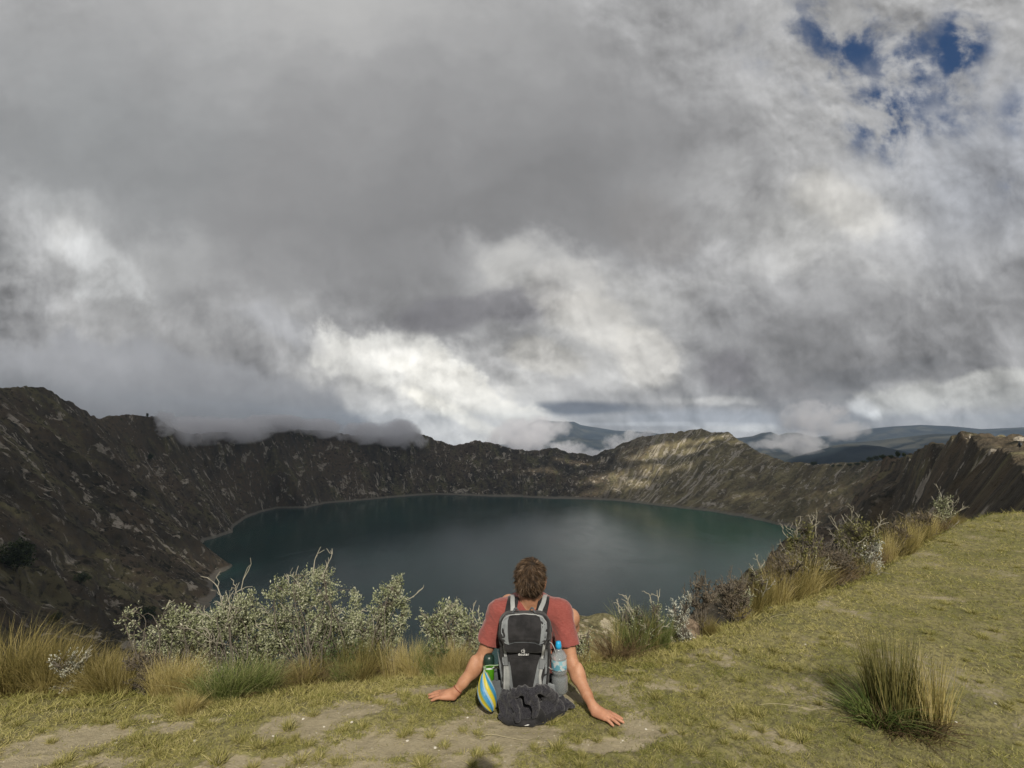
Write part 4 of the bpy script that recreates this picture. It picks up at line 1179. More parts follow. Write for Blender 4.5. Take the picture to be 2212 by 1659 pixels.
# right brink
shrub((1390, 1392), [(1352, 1345, 18, 26), (1385, 1350, 26, 28), (1418, 1330, 16, 24), (1400, 1368, 26, 14)],
      M_SILVER, 190, "budding pale shrub growing out of the green tussock right of the hiker", leaf=.014, n_per=6, twigs=14, twig_len=.12)
shrub((1470, 1352), [(1462, 1325, 16, 16), (1482, 1312, 14, 18), (1470, 1338, 24, 8)],
      M_WHITE, 120, "small silver white bushlet just behind the earth clod", leaf=.016, twigs=10, twig_len=.06, cat="bushlet")
shrub((1515, 1330), [(1512, 1290, 22, 30), (1530, 1300, 14, 22), (1500, 1308, 18, 14)],
      M_PURPLE, 300, "purple brown withered bushlet, nearer the hiker of the two", leaf=.014, n_per=7, twigs=40, twig_len=.10, cat="bushlet", fill=.7)
shrub((1582, 1325), [(1572, 1288, 25, 26), (1600, 1282, 19, 24), (1585, 1306, 30, 12)],
      M_PURPLE, 420, "larger purple brown withered bushlet, farther from the hiker of the two", leaf=.014, n_per=7, twigs=46, twig_len=.10, cat="bushlet", fill=.7)
shrub((1612, 1325), [(1608, 1302, 18, 14), (1622, 1290, 10, 12)],
      M_SILVER, 90, "pale yellow leafy bushlet at the foot of the purple bushlets", leaf=.016, n_per=8, cat="bushlet")
shrub((1735, 1225), [(1735, 1152, 18, 18), (1715, 1172, 16, 16), (1752, 1175, 18, 22), (1730, 1195, 30, 22)],
      M_OLIVE, 240, "olive leafy shrub above the shore corner of the lake", leaf=.026, n_per=8, twigs=16, twig_len=.18)
shrub((1850, 1225), [(1850, 1150, 26, 22), (1830, 1172, 22, 20), (1875, 1165, 18, 20), (1840, 1200, 30, 20)],
      M_OLIVE, 340, "dark olive shrub behind the silver bushlet on the right brink", leaf=.026, n_per=8, twigs=20, twig_len=.16)
shrub((1880, 1225), [(1870, 1195, 14, 18), (1890, 1190, 13, 22), (1882, 1212, 20, 10)],
      M_WHITE, 190, "silver white bushlet standing out on the right brink", leaf=.022, n_per=9, twigs=14, twig_len=.10, cat="bushlet")
shrub((1690, 1262), [(1685, 1225, 30, 24), (1665, 1250, 18, 16), (1712, 1240, 20, 18)],
      M_PURPLE, 260, "grey brown thicket of dead twigs in the grass at the right brink", leaf=.018, n_per=6, twigs=50, twig_len=.11, cat="thicket", fill=.9)
shrub((1760, 1262), [(1755, 1228, 34, 22), (1725, 1240, 26, 18)],
      M_OLIVE, 260, "low olive scrub in the yellow grass below the two olive shrubs", leaf=.020, n_per=8, twigs=26, twig_len=.12, cat="scrub")
shrub((1820, 1252), [(1822, 1222, 26, 20)],
      M_PURPLE, 200, "low brown dead brush left of the silver white bushlet", leaf=.018, n_per=6, twigs=40, twig_len=.13, cat="brush", fill=.9)
shrub((1640, 1300), [(1645, 1262, 18, 24), (1630, 1250, 12, 16)],
      M_OLIVE, 160, "olive leafy sprig shrub above the pale yellow bushlet", leaf=.016, n_per=7, twigs=16, twig_len=.10, cat="shrub")
shrub((1940, 1185), [(1935, 1150, 18, 18), (1955, 1160, 16, 14)],
      M_PURPLE, 150, "brown dead bush among the tallest yellow tussocks on the right brink", leaf=.024, n_per=6, twigs=30, twig_len=.16, cat="bush", fill=.9)
shrub((1780, 1245), [(1775, 1205, 28, 26), (1800, 1215, 22, 20)],
      M_PURPLE, 260, "brown dead thicket left of the dark olive shrub", leaf=.020, n_per=6, twigs=60, twig_len=.16, cat="thicket", fill=.9)
shrub((1990, 1160), [(1975, 1135, 14, 18), (1998, 1128, 14, 18)],
      M_PURPLE, 150, "brown withered bushlet among yellow grass on the far right brink", leaf=.03, n_per=6, twigs=24, twig_len=.18, cat="bushlet", fill=.9)
shrub((2038, 1140), [(2036, 1092, 14, 13), (2048, 1108, 12, 16), (2028, 1112, 10, 16), (2046, 1082, 8, 7)],
      M_SILVER, 170, "farthest silver shrub, at the right end of the brink plants", leaf=.030, n_per=9, twigs=18, twig_len=.22)

# earth clod with grass on top
def clod():
    p = on_ground(1482, 1384); d = p.y * CT / F
    bm = bmesh.new(); bmesh.ops.create_icosphere(bm, subdivisions=5, radius=1.0)
    co = np.array([v.co[:] for v in bm.verts])
    n = fbm3(co[:, 0] * 1.6, co[:, 1] * 1.6, co[:, 2] * 1.6, 9, 4)
    n2v = fbm3(co[:, 0] * 6, co[:, 1] * 6, co[:, 2] * 6, 19, 3)
    q = np.sign(co) * np.abs(co) ** .75
    q = q * (1 + .30 * n + .07 * n2v)[:, None] * np.array([26 * d, 26 * d, 27 * d])
    q[:, 2] += 20 * d
    for v, c in zip(bm.verts, q): v.co = c
    me = bpy.data.meshes.new("clod"); bm.to_mesh(me); bm.free()
    for f in me.polygons: f.use_smooth = True
    m, t, b = new_mat("clod_earth", .95, .1)
    tc = t.new('ShaderNodeTexCoord').outputs['Object']
    t.l.new(t.mix(t.mr(t.noise(tc, 14, 6, .7), .35, .65), (.075, .055, .038), (.26, .20, .145)), b.inputs['Base Color'])
    bump(t, b, t.noise(tc, 60, 5, .7), .01, 1)
    link("earth_clod", me, m, label="brown lump of bare earth on the turf brink right of the hiker", cat="earth clod", loc=p)
    p2 = on_ground(1515, 1378)
clod()

# yellow flower, straw lying on the turf, pale pebbles
def small_things():
    m, t, b = new_mat("yellow_petal", .6); b.inputs['Base Color'].default_value = (.75, .55, .03, 1)
    p = on_ground(682, 1464); e = empty("flower", p + Vector((0, 0, 0)), "small yellow flower in front of the largest silver shrub", "flower")
    pts = []; V, Q, T_ = leaves(np.array([[0, 0, .05], [.02, 0, .045], [-.018, .01, .055]]), np.array([[0, -.5, .8]] * 3), 9, .016, .55, .8, np.full(27, .5))
    link("petals", mesh_np("petals", V, [Q]), m, e)
    V, Q = tubes([(curve((0, 0, -.01), (0, 0, .05), .05, 5), .0018, .0012), (curve((0, 0, -.01), (.02, 0, .045), .05, 5), .0018, .0012), (curve((0, 0, -.01), (-.018, .01, .055), .05, 5), .0018, .0012)], 5)
    link("stem", mesh_np("stem", V, [Q]), M_GREEN, e)
    ms, t, b = new_mat("dry_stalk", .7); b.inputs['Base Color'].default_value = (.42, .37, .23, 1)
    for i, (a, c, lab) in enumerate([((955 + 90, 1595), (1045 + 105, 1600), "curved pale straw stalk lying on the dirt below the backpack"),
                                     ((1640, 1528), (1760, 1538), "long pale straw stalk lying on the turf left of the lone tussock"),
                                     ((1665, 1344), (1700, 1331), "short bent straw stalk lying on the turf at centre right"),
                                     ((235, 1530), (300, 1510), "bent dry stalk on the turf below the brown bushlet"),
                                     ((1500, 1345), (1535, 1318), "thin dry stalk leaning beside the earth clod")]):
        A = on_ground(*a); B = on_ground(*c)
        cv = curve((0, 0, .012), tuple(B - A + Vector((0, 0, .010))), .06, 10, .06)
        V, Q = tubes([(cv, .0013, .0007)], 5)
        link("dry_stalk", mesh_np("dry_stalk", V, [Q]), ms, label=lab, cat="stalk", loc=A)
    mp, t, b = new_mat("pebble_stone", .8); b.inputs['Base Color'].default_value = (.55, .52, .45, 1)
    bm = bmesh.new(); bmesh.ops.create_icosphere(bm, subdivisions=2, radius=1)
    for v in bm.verts: v.co = v.co * (1 + .25 * (float(n3(np.array([v.co.x * 2 + 5]), np.array([v.co.y * 2]), np.array([v.co.z * 2]), 3)[0]) - .5)); v.co.z *= .6
    pe = bpy.data.meshes.new("pebble"); bm.to_mesh(pe); bm.free(); pe.materials.append(mp)
    for px, py in [(272, 1528), (915, 1506), (1180, 1520), (655, 1553), (100, 1578), (250, 1605), (1010, 1550), (700, 1570), (760, 1560), (1395, 1575), (940, 1615), (880, 1600), (1345, 1600), (590, 1590), (330, 1560), (420, 1600), (1740, 1392), (2065, 1560), (2150, 1520)]:
        p = on_ground(px, py)
        o = link("pebble", pe, None, label="pale pebble lying on the worn turf", cat="pebble", group="pale pebbles scattered on the worn turf", loc=p)
        s = rnd.uniform(.004, .009); o.scale = (s * rnd.uniform(.8, 1.4), s, s); o.rotation_euler = (0, 0, rnd.uniform(0, 6))
small_things()

# ------------------------------------------------------------------ far plants, path, far walker
def hit(px, py, d0=120, d1=4200):
    a_, b_, c_ = ray(px, py)
    D = np.concatenate([np.arange(30, 400, 1.0), np.arange(400, d1, 4.0)]); D = D[D > d0]
    gx = a_ / b_ * D; gz = CAMZ + c_ / b_ * D
    tz = crater(gx, D)[0] - 1.0
    i = np.nonzero(tz >= gz)[0]
    i = i[0] if len(i) else len(D) // 2
    return Vector((float(gx[i]), float(D[i]), float(gz[i])))
def crag_tree(px, py, hpx, wpx, label, d0=60, group=None):
    p = hit(px, py, d0); d = p.y * CT / F
    H = hpx * d; Wd = wpx * d
    e = empty("bush_tree", p, label, "tree", group)
    n = 260
    v = rng.normal(size=(n, 3)); v /= np.linalg.norm(v, axis=1, keepdims=True)
    g = fbm3(v[:, 0] * 2, v[:, 1] * 2, v[:, 2] * 2, int(px), 2)
    c = v * (.75 + .5 * g + rng.uniform(-.35, .1, n))[:, None] * np.array([Wd * .5, Wd * .5, H * .42]) + np.array([0, 0, H * .55])
    V, Q, T_ = leaves(c, v * .5 + np.array([0, 0, .5]), 10, H * .075, .6, .9, np.repeat(.35 + .3 * g, 10))
    me = mesh_np("crown", V, [Q]); attr(me, 'tone', T_); link("crown", me, M_DKGREEN, e)
    V, Q = tubes([(curve((0, 0, -H * .1), (0, 0, H * .5), .05, 5), H * .04, H * .015), (curve((0, 0, H * .2), (Wd * .25, 0, H * .6), .05, 4), H * .02, H * .01), (curve((0, 0, H * .2), (-Wd * .25, 0, H * .65), .05, 4), H * .02, H * .01)], 5)
    link("trunk", mesh_np("trunk", V, [Q]), M_BARK, e)
crag_tree(38, 1240, 74, 66, "large dark round bush tree on the near left slope")
crag_tree(176, 1262, 26, 34, "dark bush on the left slope beside the pale scree, left one")
crag_tree(318, 1345, 36, 34, "dark bush on the left slope behind the thin leaning shrub", 40)
crag_tree(120, 1345, 22, 22, "small dark bush on the slope above the golden tussocks", 40)
crag_tree(325, 995, 16, 12, "small dark bush high on the left crater wall", 400)
RG = "dark trees dotted along the right rim"
for px, py, h, w_ in [(1756, 1003, 9, 6), (1762, 1001, 7, 6), (1800, 1004, 6, 9), (1815, 1003, 5, 9), (1835, 1002, 6, 8), (1852, 1000, 9, 9), (1866, 996, 8, 9), (1880, 995, 12, 10), (1893, 992, 13, 10), (1907, 990, 11, 9), (1925, 986, 9, 8), (1940, 984, 13, 6), (1953, 982, 9, 7)]:
    crag_tree(px, py + 4 + rnd.uniform(-1, 2), h * rnd.uniform(.8, 1.3), w_ * rnd.uniform(1.1, 1.9), "dark tree among others along the right rim", 400, RG)
LG = "tiny trees on the left rim"
for px, py, h in [(262, 907, 4), (318, 899, 7), (336, 907, 7), (512, 937, 4), (547, 928, 5), (560, 926, 5), (590, 921, 5), (345, 912, 6)]:
    crag_tree(px, py + 3, h + 3, 5, "tiny dark tree on the crest of the left rim", 900, LG)

def footpath():
    pts = [(1215, 1316), (1232, 1313), (1250, 1311), (1262, 1314), (1275, 1317), (1300, 1317), (1330, 1316), (1365, 1317), (1400, 1316)]
    P3 = [hit(px, py + 8, 150) for px, py in pts]
    P3 = np.array([[p.x, p.y] for p in P3]); 
    t_ = np.linspace(0, len(P3) - 1, 60); X = np.interp(t_, range(len(P3)), P3[:, 0]); Y = np.interp(t_, range(len(P3)), P3[:, 1])
    Y = np.convolve(np.pad(Y, 3, 'edge'), np.ones(7) / 7, 'valid')
    rows = []
    for s in (-1, -.5, 0, .5, 1):
        xx = X; yy = Y + s * 2.6
        rows.append(np.stack([xx, yy, crater(xx, yy)[0] - 1 + .7], 1))
    V = np.stack(rows, 0).reshape(-1, 3)
    m, t, b = new_mat("path_dust", .95, .1); b.inputs['Base Color'].default_value = (.55, .48, .34, 1)
    link("path", mesh_np("path", V, [grid_faces(5, 60)]), m, kind='structure')
footpath()

# ------------------------------------------------------------------ implicit modelling: smooth blends of limbs and cloth
class Field:
    def __init__(self, lo, hi, h):
        self.lo = np.array(lo, float); self.h = h
        self.n = np.ceil((np.array(hi, float) - self.lo) / h).astype(int) + 1
        self.f = np.full(self.n, .5, dtype=np.float32)
    def box(self, lo, hi):
        i0 = np.maximum(np.floor((np.array(lo) - self.lo) / self.h).astype(int), 0)
        i1 = np.minimum(np.ceil((np.array(hi) - self.lo) / self.h).astype(int) + 1, self.n)
        sl = tuple(slice(a, b) for a, b in zip(i0, i1))
        g = [self.lo[k] + self.h * np.arange(i0[k], i1[k]) for k in range(3)]
        return sl, g[0][:, None, None], g[1][None, :, None], g[2][None, None, :]
    def add(self, sl, d, k, cut=False):
        a = self.f[sl]
        if cut:
            d = -d
            if k > 0:
                h = np.clip(.5 - .5 * (d - a) / -k, 0, 1) if False else np.clip(.5 + .5 * (d - a) / k, 0, 1)
                self.f[sl] = a * (1 - h) + d * h + k * h * (1 - h)
            else: self.f[sl] = np.maximum(a, d)
            return
        if k > 0:
            h = np.clip(.5 + .5 * (a - d) / k, 0, 1)
            self.f[sl] = a * (1 - h) + d * h - k * h * (1 - h)
        else: self.f[sl] = np.minimum(a, d)
    def cone(self, a, b, ra, rb, k=.02, flat=None, cut=False):
        a = np.array(a, float); b = np.array(b, float); m = max(ra, rb) + k + 3 * self.h
        sl, x, y, z = self.box(np.minimum(a, b) - m, np.maximum(a, b) + m)
        ab = b - a; L2 = ab @ ab + 1e-12
        t = np.clip(((x - a[0]) * ab[0] + (y - a[1]) * ab[1] + (z - a[2]) * ab[2]) / L2, 0, 1)
        d = np.sqrt((x - a[0] - ab[0] * t) ** 2 + (y - a[1] - ab[1] * t) ** 2 + (z - a[2] - ab[2] * t) ** 2) - (ra + (rb - ra) * t)
        self.add(sl, d, k, cut)
    def chain(self, pts, k=.02, kk=None):
        for (a, ra), (b, rb) in zip(pts[:-1], pts[1:]): self.cone(a, b, ra, rb, k)
    def ell(self, c, r, R=None, k=.02, cut=False):
        c = np.array(c, float); r = np.array(r, float); m = max(r) + k + 3 * self.h
        sl, x, y, z = self.box(c - m, c + m)
        R = np.eye(3) if R is None else np.array(R)
        X = (x - c[0]) * R[0][0] + (y - c[1]) * R[0][1] + (z - c[2]) * R[0][2]
        Y = (x - c[0]) * R[1][0] + (y - c[1]) * R[1][1] + (z - c[2]) * R[1][2]
        Z = (x - c[0]) * R[2][0] + (y - c[1]) * R[2][1] + (z - c[2]) * R[2][2]
        k0 = np.sqrt((X / r[0]) ** 2 + (Y / r[1]) ** 2 + (Z / r[2]) ** 2)
        k1 = np.sqrt((X / r[0] ** 2) ** 2 + (Y / r[1] ** 2) ** 2 + (Z / r[2] ** 2) ** 2) + 1e-9
        self.add(sl, k0 * (k0 - 1) / k1, k, cut)
    def rbox(self, c, half, rad, R=None, k=.01, cut=False, taper=0.0):
        c = np.array(c, float); half = np.array(half, float); m = float(np.linalg.norm(half)) + k + 3 * self.h
        sl, x, y, z = self.box(c - m, c + m)
        R = np.eye(3) if R is None else np.array(R)
        X = (x - c[0]) * R[0][0] + (y - c[1]) * R[0][1] + (z - c[2]) * R[0][2]
        Y = (x - c[0]) * R[1][0] + (y - c[1]) * R[1][1] + (z - c[2]) * R[1][2]
        Z = (x - c[0]) * R[2][0] + (y - c[1]) * R[2][1] + (z - c[2]) * R[2][2]
        X = X * (1 + taper * Z / half[2])
        qx = np.abs(X) - half[0] + rad; qy = np.abs(Y) - half[1] + rad; qz = np.abs(Z) - half[2] + rad
        d = np.sqrt(np.maximum(qx, 0) ** 2 + np.maximum(qy, 0) ** 2 + np.maximum(qz, 0) ** 2) + np.minimum(np.maximum(qx, np.maximum(qy, qz)), 0) - rad
        self.add(sl, d, k, cut)
    def mesh(self, name, noise=None):
        f = self.f
        if noise is not None:
            g = [self.lo[k] + self.h * np.arange(self.n[k]) for k in range(3)]
            X, Y, Z = np.meshgrid(*g, indexing='ij')
            band = np.abs(f) < .04
            f = f.copy(); f[band] += noise(X[band], Y[band], Z[band]).astype(np.float32)
        f[0] = f[-1] = .5; f[:, 0] = f[:, -1] = .5; f[:, :, 0] = f[:, :, -1] = .5
        s = f < 0
        cell = np.zeros(np.array(f.shape) - 1, dtype=np.uint8)
        for i in (0, 1):
            for j in (0, 1):
                for k in (0, 1):
                    cell += s[i:f.shape[0] - 1 + i, j:f.shape[1] - 1 + j, k:f.shape[2] - 1 + k]
        act = (cell > 0) & (cell < 8)
        I = np.argwhere(act); idx = np.full(act.shape, -1, dtype=np.int64); idx[act] = np.arange(len(I))
        acc = np.zeros((len(I), 3)); cnt = np.zeros(len(I))
        cs = [(0, 0, 0), (1, 0, 0), (0, 1, 0), (1, 1, 0), (0, 0, 1), (1, 0, 1), (0, 1, 1), (1, 1, 1)]
        for a in range(8):
            for b in range(a + 1, 8):
                A = np.array(cs[a]); B = np.array(cs[b])
                if np.abs(A - B).sum() != 1: continue
                va = f[I[:, 0] + A[0], I[:, 1] + A[1], I[:, 2] + A[2]]; vb = f[I[:, 0] + B[0], I[:, 1] + B[1], I[:, 2] + B[2]]
                c = (va < 0) != (vb < 0)
                t = np.where(c, va / np.where(c, va - vb, 1), 0)
                acc += c[:, None] * (A + (B - A) * t[:, None]); cnt += c
        V = (I + acc / cnt[:, None]) * self.h + self.lo
        Q = []
        for ax in range(3):
            u, v = [(1, 2), (2, 0), (0, 1)][ax]
            sh = [slice(None)] * 3; sh2 = [slice(None)] * 3
            sh[ax] = slice(0, -1); sh2[ax] = slice(1, None)
            a = s[tuple(sh)]; b = s[tuple(sh2)]
            E = np.argwhere(a != b)
            E = E[(E[:, u] > 0) & (E[:, v] > 0)]
            E = E[(E[:, u] < f.shape[u] - 1) & (E[:, v] < f.shape[v] - 1)]
            flip = a[E[:, 0], E[:, 1], E[:, 2]]
            def gidx(du, dv):
                e = E.copy(); e[:, u] -= du; e[:, v] -= dv
                return idx[e[:, 0], e[:, 1], e[:, 2]]
            q = np.stack([gidx(1, 1), gidx(0, 1), gidx(0, 0), gidx(1, 0)], 1)
            q = np.where(flip[:, None], q, q[:, ::-1])
            Q.append(q[(q >= 0).all(1)])
        return mesh_np(name, V, [np.concatenate(Q)])

def rotm(ax, ay, az):
    """rows = local axes in world space, from Euler angles in degrees"""
    m = Matrix.Rotation(math.radians(az), 3, 'Z') @ Matrix.Rotation(math.radians(ay), 3, 'Y') @ Matrix.Rotation(math.radians(ax), 3, 'X')
    return np.array(m.transposed())
def vlerp(a, b, t):
    return np.array(a) * (1 - t) + np.array(b) * t

# ------------------------------------------------------------------ the hiker
A_ = lambda v: np.array(v, float)
HIP = A_((.105, 3.14, .11))
CHEST = A_((.10, 3.075, .36))
NECK = A_((.102, 3.03, .525))
HEAD = A_(P(1147, 1250, 2.99))
SHL = A_(P(1078, 1322, 3.03)); SHR = A_(P(1211, 1322, 3.02))
ELL = A_(P(1040, 1424, 3.00)); ELR = A_(P(1236, 1436, 2.93))
WRL = A_(P(985, 1494, 2.955)); WRR = A_(P(1281, 1527, 2.80))
WRL[2] = max(WRL[2], .038); WRR[2] = max(WRR[2], .038)
TIPL = A_(G(921, 1504, .012)); TIPR = A_(G(1338, 1562, .012))
print('arm', np.linalg.norm(SHL - ELL), np.linalg.norm(ELL - WRL), np.linalg.norm(WRL - TIPL), np.linalg.norm(SHR - ELR), np.linalg.norm(ELR - WRR), np.linalg.norm(WRR - TIPR))

def hand(fd, wrist, tip, palm_side, thumb_dir):
    """flat hand on the ground: palm, four fingers of different length, thumb from the side near the wrist"""
    w = A_(wrist); t = A_(tip)
    fwd = t - w; fwd[2] = 0; L = np.linalg.norm(fwd); fwd /= L
    L = max(L, .165)
    side = np.cross([0, 0, 1], fwd) * palm_side          # towards the little finger
    up = A_((0, 0, 1))
    g = .012
    base = w.copy(); base[2] = w[2]
    pc = w + fwd * .050; pc[2] = g + .020
    kn = [w + fwd * (.085 - .006 * abs(i - 1)) + side * (-.027 + .0185 * i) for i in range(4)]
    for i in range(4): kn[i][2] = g + .021 - (.004 if i == 3 else 0)
    fd.cone(w, pc, .025, .027, .015)
    # flat palm
    for i in range(4):
        a = w + side * (-.012 + .008 * i) + fwd * .012; a[2] = g + .018
        fd.cone(a, kn[i], .0165, .0125, .012)
    # thenar pad
    a = w + fwd * .02 - side * .016; a[2] = g + .012
    b = w + fwd * .055 - side * .030; b[2] = g + .008
    fd.cone(a, b, .016, .014, .012)
    lens = [.070, .079, .073, .056]
    fan = [-.20, -.06, .08, .24]
    for i in range(4):
        d = fwd * math.cos(fan[i]) + side * math.sin(fan[i])
        k0 = kn[i]; l = lens[i] * (L / .178)
        p1 = k0 + d * l * .45; p1[2] = g + .0155
        p2 = k0 + d * l * .76; p2[2] = g + .0080
        p3 = k0 + d * l; p3[2] = g + .0025
        fd.cone(k0, p1, .0098, .0086, .004); fd.cone(p1, p2, .0086, .0078, .003); fd.cone(p2, p3, .0078, .0064, .003)
    # thumb
    th0 = w + fwd * .030 - side * .024; th0[2] = g + .012
    d = fwd * math.cos(thumb_dir) - side * math.sin(thumb_dir)
    th1 = th0 + d * .034; th1[2] = g + .008
    th2 = th1 + (d * .6 + fwd * .4) * .030; th2[2] = g + .003
    fd.cone(th0, th1, .0125, .0100, .006); fd.cone(th1, th2, .0098, .0078, .003)

def person():
    root = empty("person", (HIP[0], HIP[1], 0.0), "hiker in a faded red T-shirt sitting on the crater edge, leaning back on both arms", "person")
    off = -A_(root.location)
    skin, t, b = new_mat("skin", .55, .35)
    geo = t.new('ShaderNodeNewGeometry'); pos = geo.outputs['Position']
    col = t.mix(t.mr(t.noise(pos, 18, 4, .6), .35, .65), (.36, .175, .100), (.46, .245, .150))
    col = t.mix(t.mr(t.noise(pos, 95, 3, .6), .55, .75, 0, .35), col, (.31, .13, .075))
    # hands and knuckles redder
    zz = t.sep(pos)[2]
    col = t.mix(t.mr(zz, .10, .02, 0, .45), col, (.44, .20, .13))
    t.l.new(col, b.inputs['Base Color'])
    b.inputs['Subsurface Weight'].default_value = .12; b.inputs['Subsurface Radius'].default_value = (.012, .005, .003); b.inputs['Subsurface Scale'].default_value = .5
    bump(t, b, t.noise(pos, 260, 3, .6), .0015, .5)
    F_ = Field((-.62, 2.60, -.03), (.66, 3.95, .86), .0042)
    # trunk
    F_.ell(vlerp(HIP, CHEST, .1), (.155, .115, .13), rotm(-12, 0, 0), .04)
    F_.ell(vlerp(HIP, CHEST, .55), (.135, .10, .15), rotm(-12, 0, 0), .05)
    F_.ell(CHEST + A_((0, .01, .03)), (.165, .105, .16), rotm(-10, 0, 0), .05)
    F_.cone(SHL + A_((.03, .01, -.01)), SHR + A_((-.03, .01, -.01)), .058, .058, .05)
    F_.cone(NECK + A_((-.07, 0, -.035)), SHL, .042, .052, .04); F_.cone(NECK + A_((.07, 0, -.035)), SHR, .042, .052, .04)
    # neck and head (face turned to the lake, a touch to the right)
    F_.cone(NECK - A_((0, 0, .03)), HEAD + A_((0, .002, -.05)), .062, .060, .025)
    RH = rotm(6, 4, -12)                          # local axes
    hx, hy, hz = RH[0], RH[1], RH[2]
    def H(x, y, z): return HEAD + hx * x + hy * y + hz * z
    F_.ell(H(0, -.012, .018), (.074, .092, .098), RH, .02)
    F_.ell(H(0, .030, -.030), (.056, .066, .082), RH, .03)
    F_.cone(H(-.045, .01, -.055), H(0, .075, -.098), .022, .020, .03); F_.cone(H(.045, .01, -.055), H(0, .075, -.098), .022, .020, .03)   # jaw
    F_.cone(H(0, .088, .014), H(0, .112, -.030), .009, .013, .010)         # nose
    F_.ell(H(0, .094, -.062), (.022, .010, .007), RH, .006); F_.ell(H(0, .092, -.072), (.020, .010, .008), RH, .006)   # lips
    for sx in (-1, 1):
        F_.ell(H(sx * .031, .078, .010), (.016, .012, .010), RH, .006)     # eyes in their lids
        F_.cone(H(sx * .015, .086, .030), H(sx * .05, .076, .030), .007, .006, .008)
        # ears
        F_.ell(H(sx * .078, -.002, -.018), (.010, .020, .034), RH @ np.eye(3), .006)
        F_.ell(H(sx * .083, -.006, -.004), (.008, .016, .018), RH, .004)
    # arms (taper, slight hyper-extension at the elbow)
    for S, E, W_ in ((SHL, ELL, WRL), (SHR, ELR, WRR)):
        F_.ell(vlerp(S, E, .12), (.052, .052, .060), None, .03)
        F_.cone(S, vlerp(S, E, .45), .049, .043, .03)
        F_.cone(vlerp(S, E, .45), E, .043, .034, .02)
        m = vlerp(E, W_, .28) 
        F_.cone(E, m, .035, .0375, .02); F_.cone(m, vlerp(E, W_, .72), .0375, .0275, .02); F_.cone(vlerp(E, W_, .72), W_, .0275, .0225, .015)
        F_.cone(E + A_((0, -.024, .010)), E + A_((0, -.027, -.020)), .0135, .012, .009)
        F_.ell(vlerp(E, W_, .22) + A_((np.sign(S[0] - .1) * .012, -.006, 0)), (.028, .028, .06), None, .02)   # elbow point
        F_.ell(vlerp(S, E, .55) + A_((0, -.012, 0)), (.032, .036, .07), None, .03)
    hand(F_, WRL, TIPL, 1 if True else -1, .7)
    hand(F_, WRR, TIPR, -1, .7)
    # legs: thighs forward, right knee raised, feet over the brink
    kneeR = A_(P(1232, 1335, 3.52)); kneeL = A_((-.02, 3.62, .30))
    hipR = HIP + A_((.085, .03, 0)); hipL = HIP + A_((-.085, .03, 0))
    for hp, kn, an in ((hipR, kneeR, kneeR + A_((.02, .16, -.44))), (hipL, kneeL, kneeL + A_((-.02, .20, -.40)))):
        F_.cone(hp, vlerp(hp, kn, .5), .085, .073, .04); F_.cone(vlerp(hp, kn, .5), kn, .073, .056, .03)
        an = A_(an); an[2] = max(an[2], .02)
        F_.cone(kn, vlerp(kn, an, .35), .054, .056, .03); F_.cone(vlerp(kn, an, .35), an, .054, .032, .02)
    me = F_.mesh("body")
    V = np.zeros(len(me.vertices) * 3, np.float32); me.vertices.foreach_get('co', V)
    V = V.reshape(-1, 3) + off; me.vertices.foreach_set('co', V.astype(np.float32).ravel()); me.update()
    link("body", me, skin, root)
    def sub(name, fld, mat, noise=None, label=None):
        m_ = fld.mesh(name, noise)
        V = np.zeros(len(m_.vertices) * 3, np.float32); m_.vertices.foreach_get('co', V)
        m_.vertices.foreach_set('co', (V.reshape(-1, 3) + off).astype(np.float32).ravel()); m_.update()
        return link(name, m_, mat, root, label=label)
    # ---- T-shirt
    sh, t, b = new_mat("red_heather_jersey", .9, .1)
    geo = t.new('ShaderNodeNewGeometry'); pos = geo.outputs['Position']
    st = t.v('MULTIPLY', pos, (1, 1, 7))
    col = t.mix(t.mr(t.noise(st, 60, 4, .7), .30, .75), (.205, .050, .043), (.285, .088, .074))
    col = t.mix(t.mr(t.noise(pos, 7, 4, .6), .45, .65, 0, .35), col, (.20, .06, .052))
    t.l.new(col, b.inputs['Base Color'])
    b.inputs['Sheen Weight'].default_value = .25
    bump(t, b, t.noise(pos, 420, 2, .5), .001, .6)
    S_ = Field((-.30, 2.80, .02), (.52, 3.40, .70), .0040)
    S_.ell(vlerp(HIP, CHEST, .05), (.172, .135, .13), rotm(-12, 0, 0), .05)
    S_.ell(vlerp(HIP, CHEST, .55), (.155, .118, .16), rotm(-12, 0, 0), .06)
    S_.ell(CHEST + A_((0, .008, .03)), (.183, .120, .165), rotm(-10, 0, 0), .05)
    S_.cone(SHL + A_((.025, .01, -.006)), SHR + A_((-.025, .01, -.006)), .063, .063, .05)
    S_.cone(NECK + A_((-.06, .0, -.042)), SHL, .050, .060, .04); S_.cone(NECK + A_((.06, .0, -.042)), SHR, .050, .060, .04)
    for S, E in ((SHL, ELL), (SHR, ELR)):
        out = A_((-1, 0, 0)) if S is SHL else A_((1, 0, 0))
        e = vlerp(S, E, .66)
        S_.cone(S, e, .060, .068, .035)
        # cut the sleeve end clean, square to the arm
        d = (E - S) / np.linalg.norm(E - S)
        yv = A_((0, 1, 0)); xv = np.cross(yv, d); xv /= np.linalg.norm(xv); yv = np.cross(d, xv)
        S_.rbox(vlerp(S, E, .66) + d * .080, (.11, .11, .080), .002, np.stack([xv, yv, d]), 0, cut=True)
        S_.cone(vlerp(S, E, .58), vlerp(S, E, .72), .0530, .058, 0.004, cut=True)
    # neckline
    S_.ell(NECK + A_((0, -.010, .055)), (.080, .085, .062), rotm(8, 0, 0), .006, cut=True)
    wr = lambda x, y, z: (.0055 * fbm3(x / .05 + z / .05, y / .05, z / .075, 61, 3) + .004 * (np.abs(fbm3((x + z * .7) / .035, y / .05, z / .06, 63, 2)) - .3))
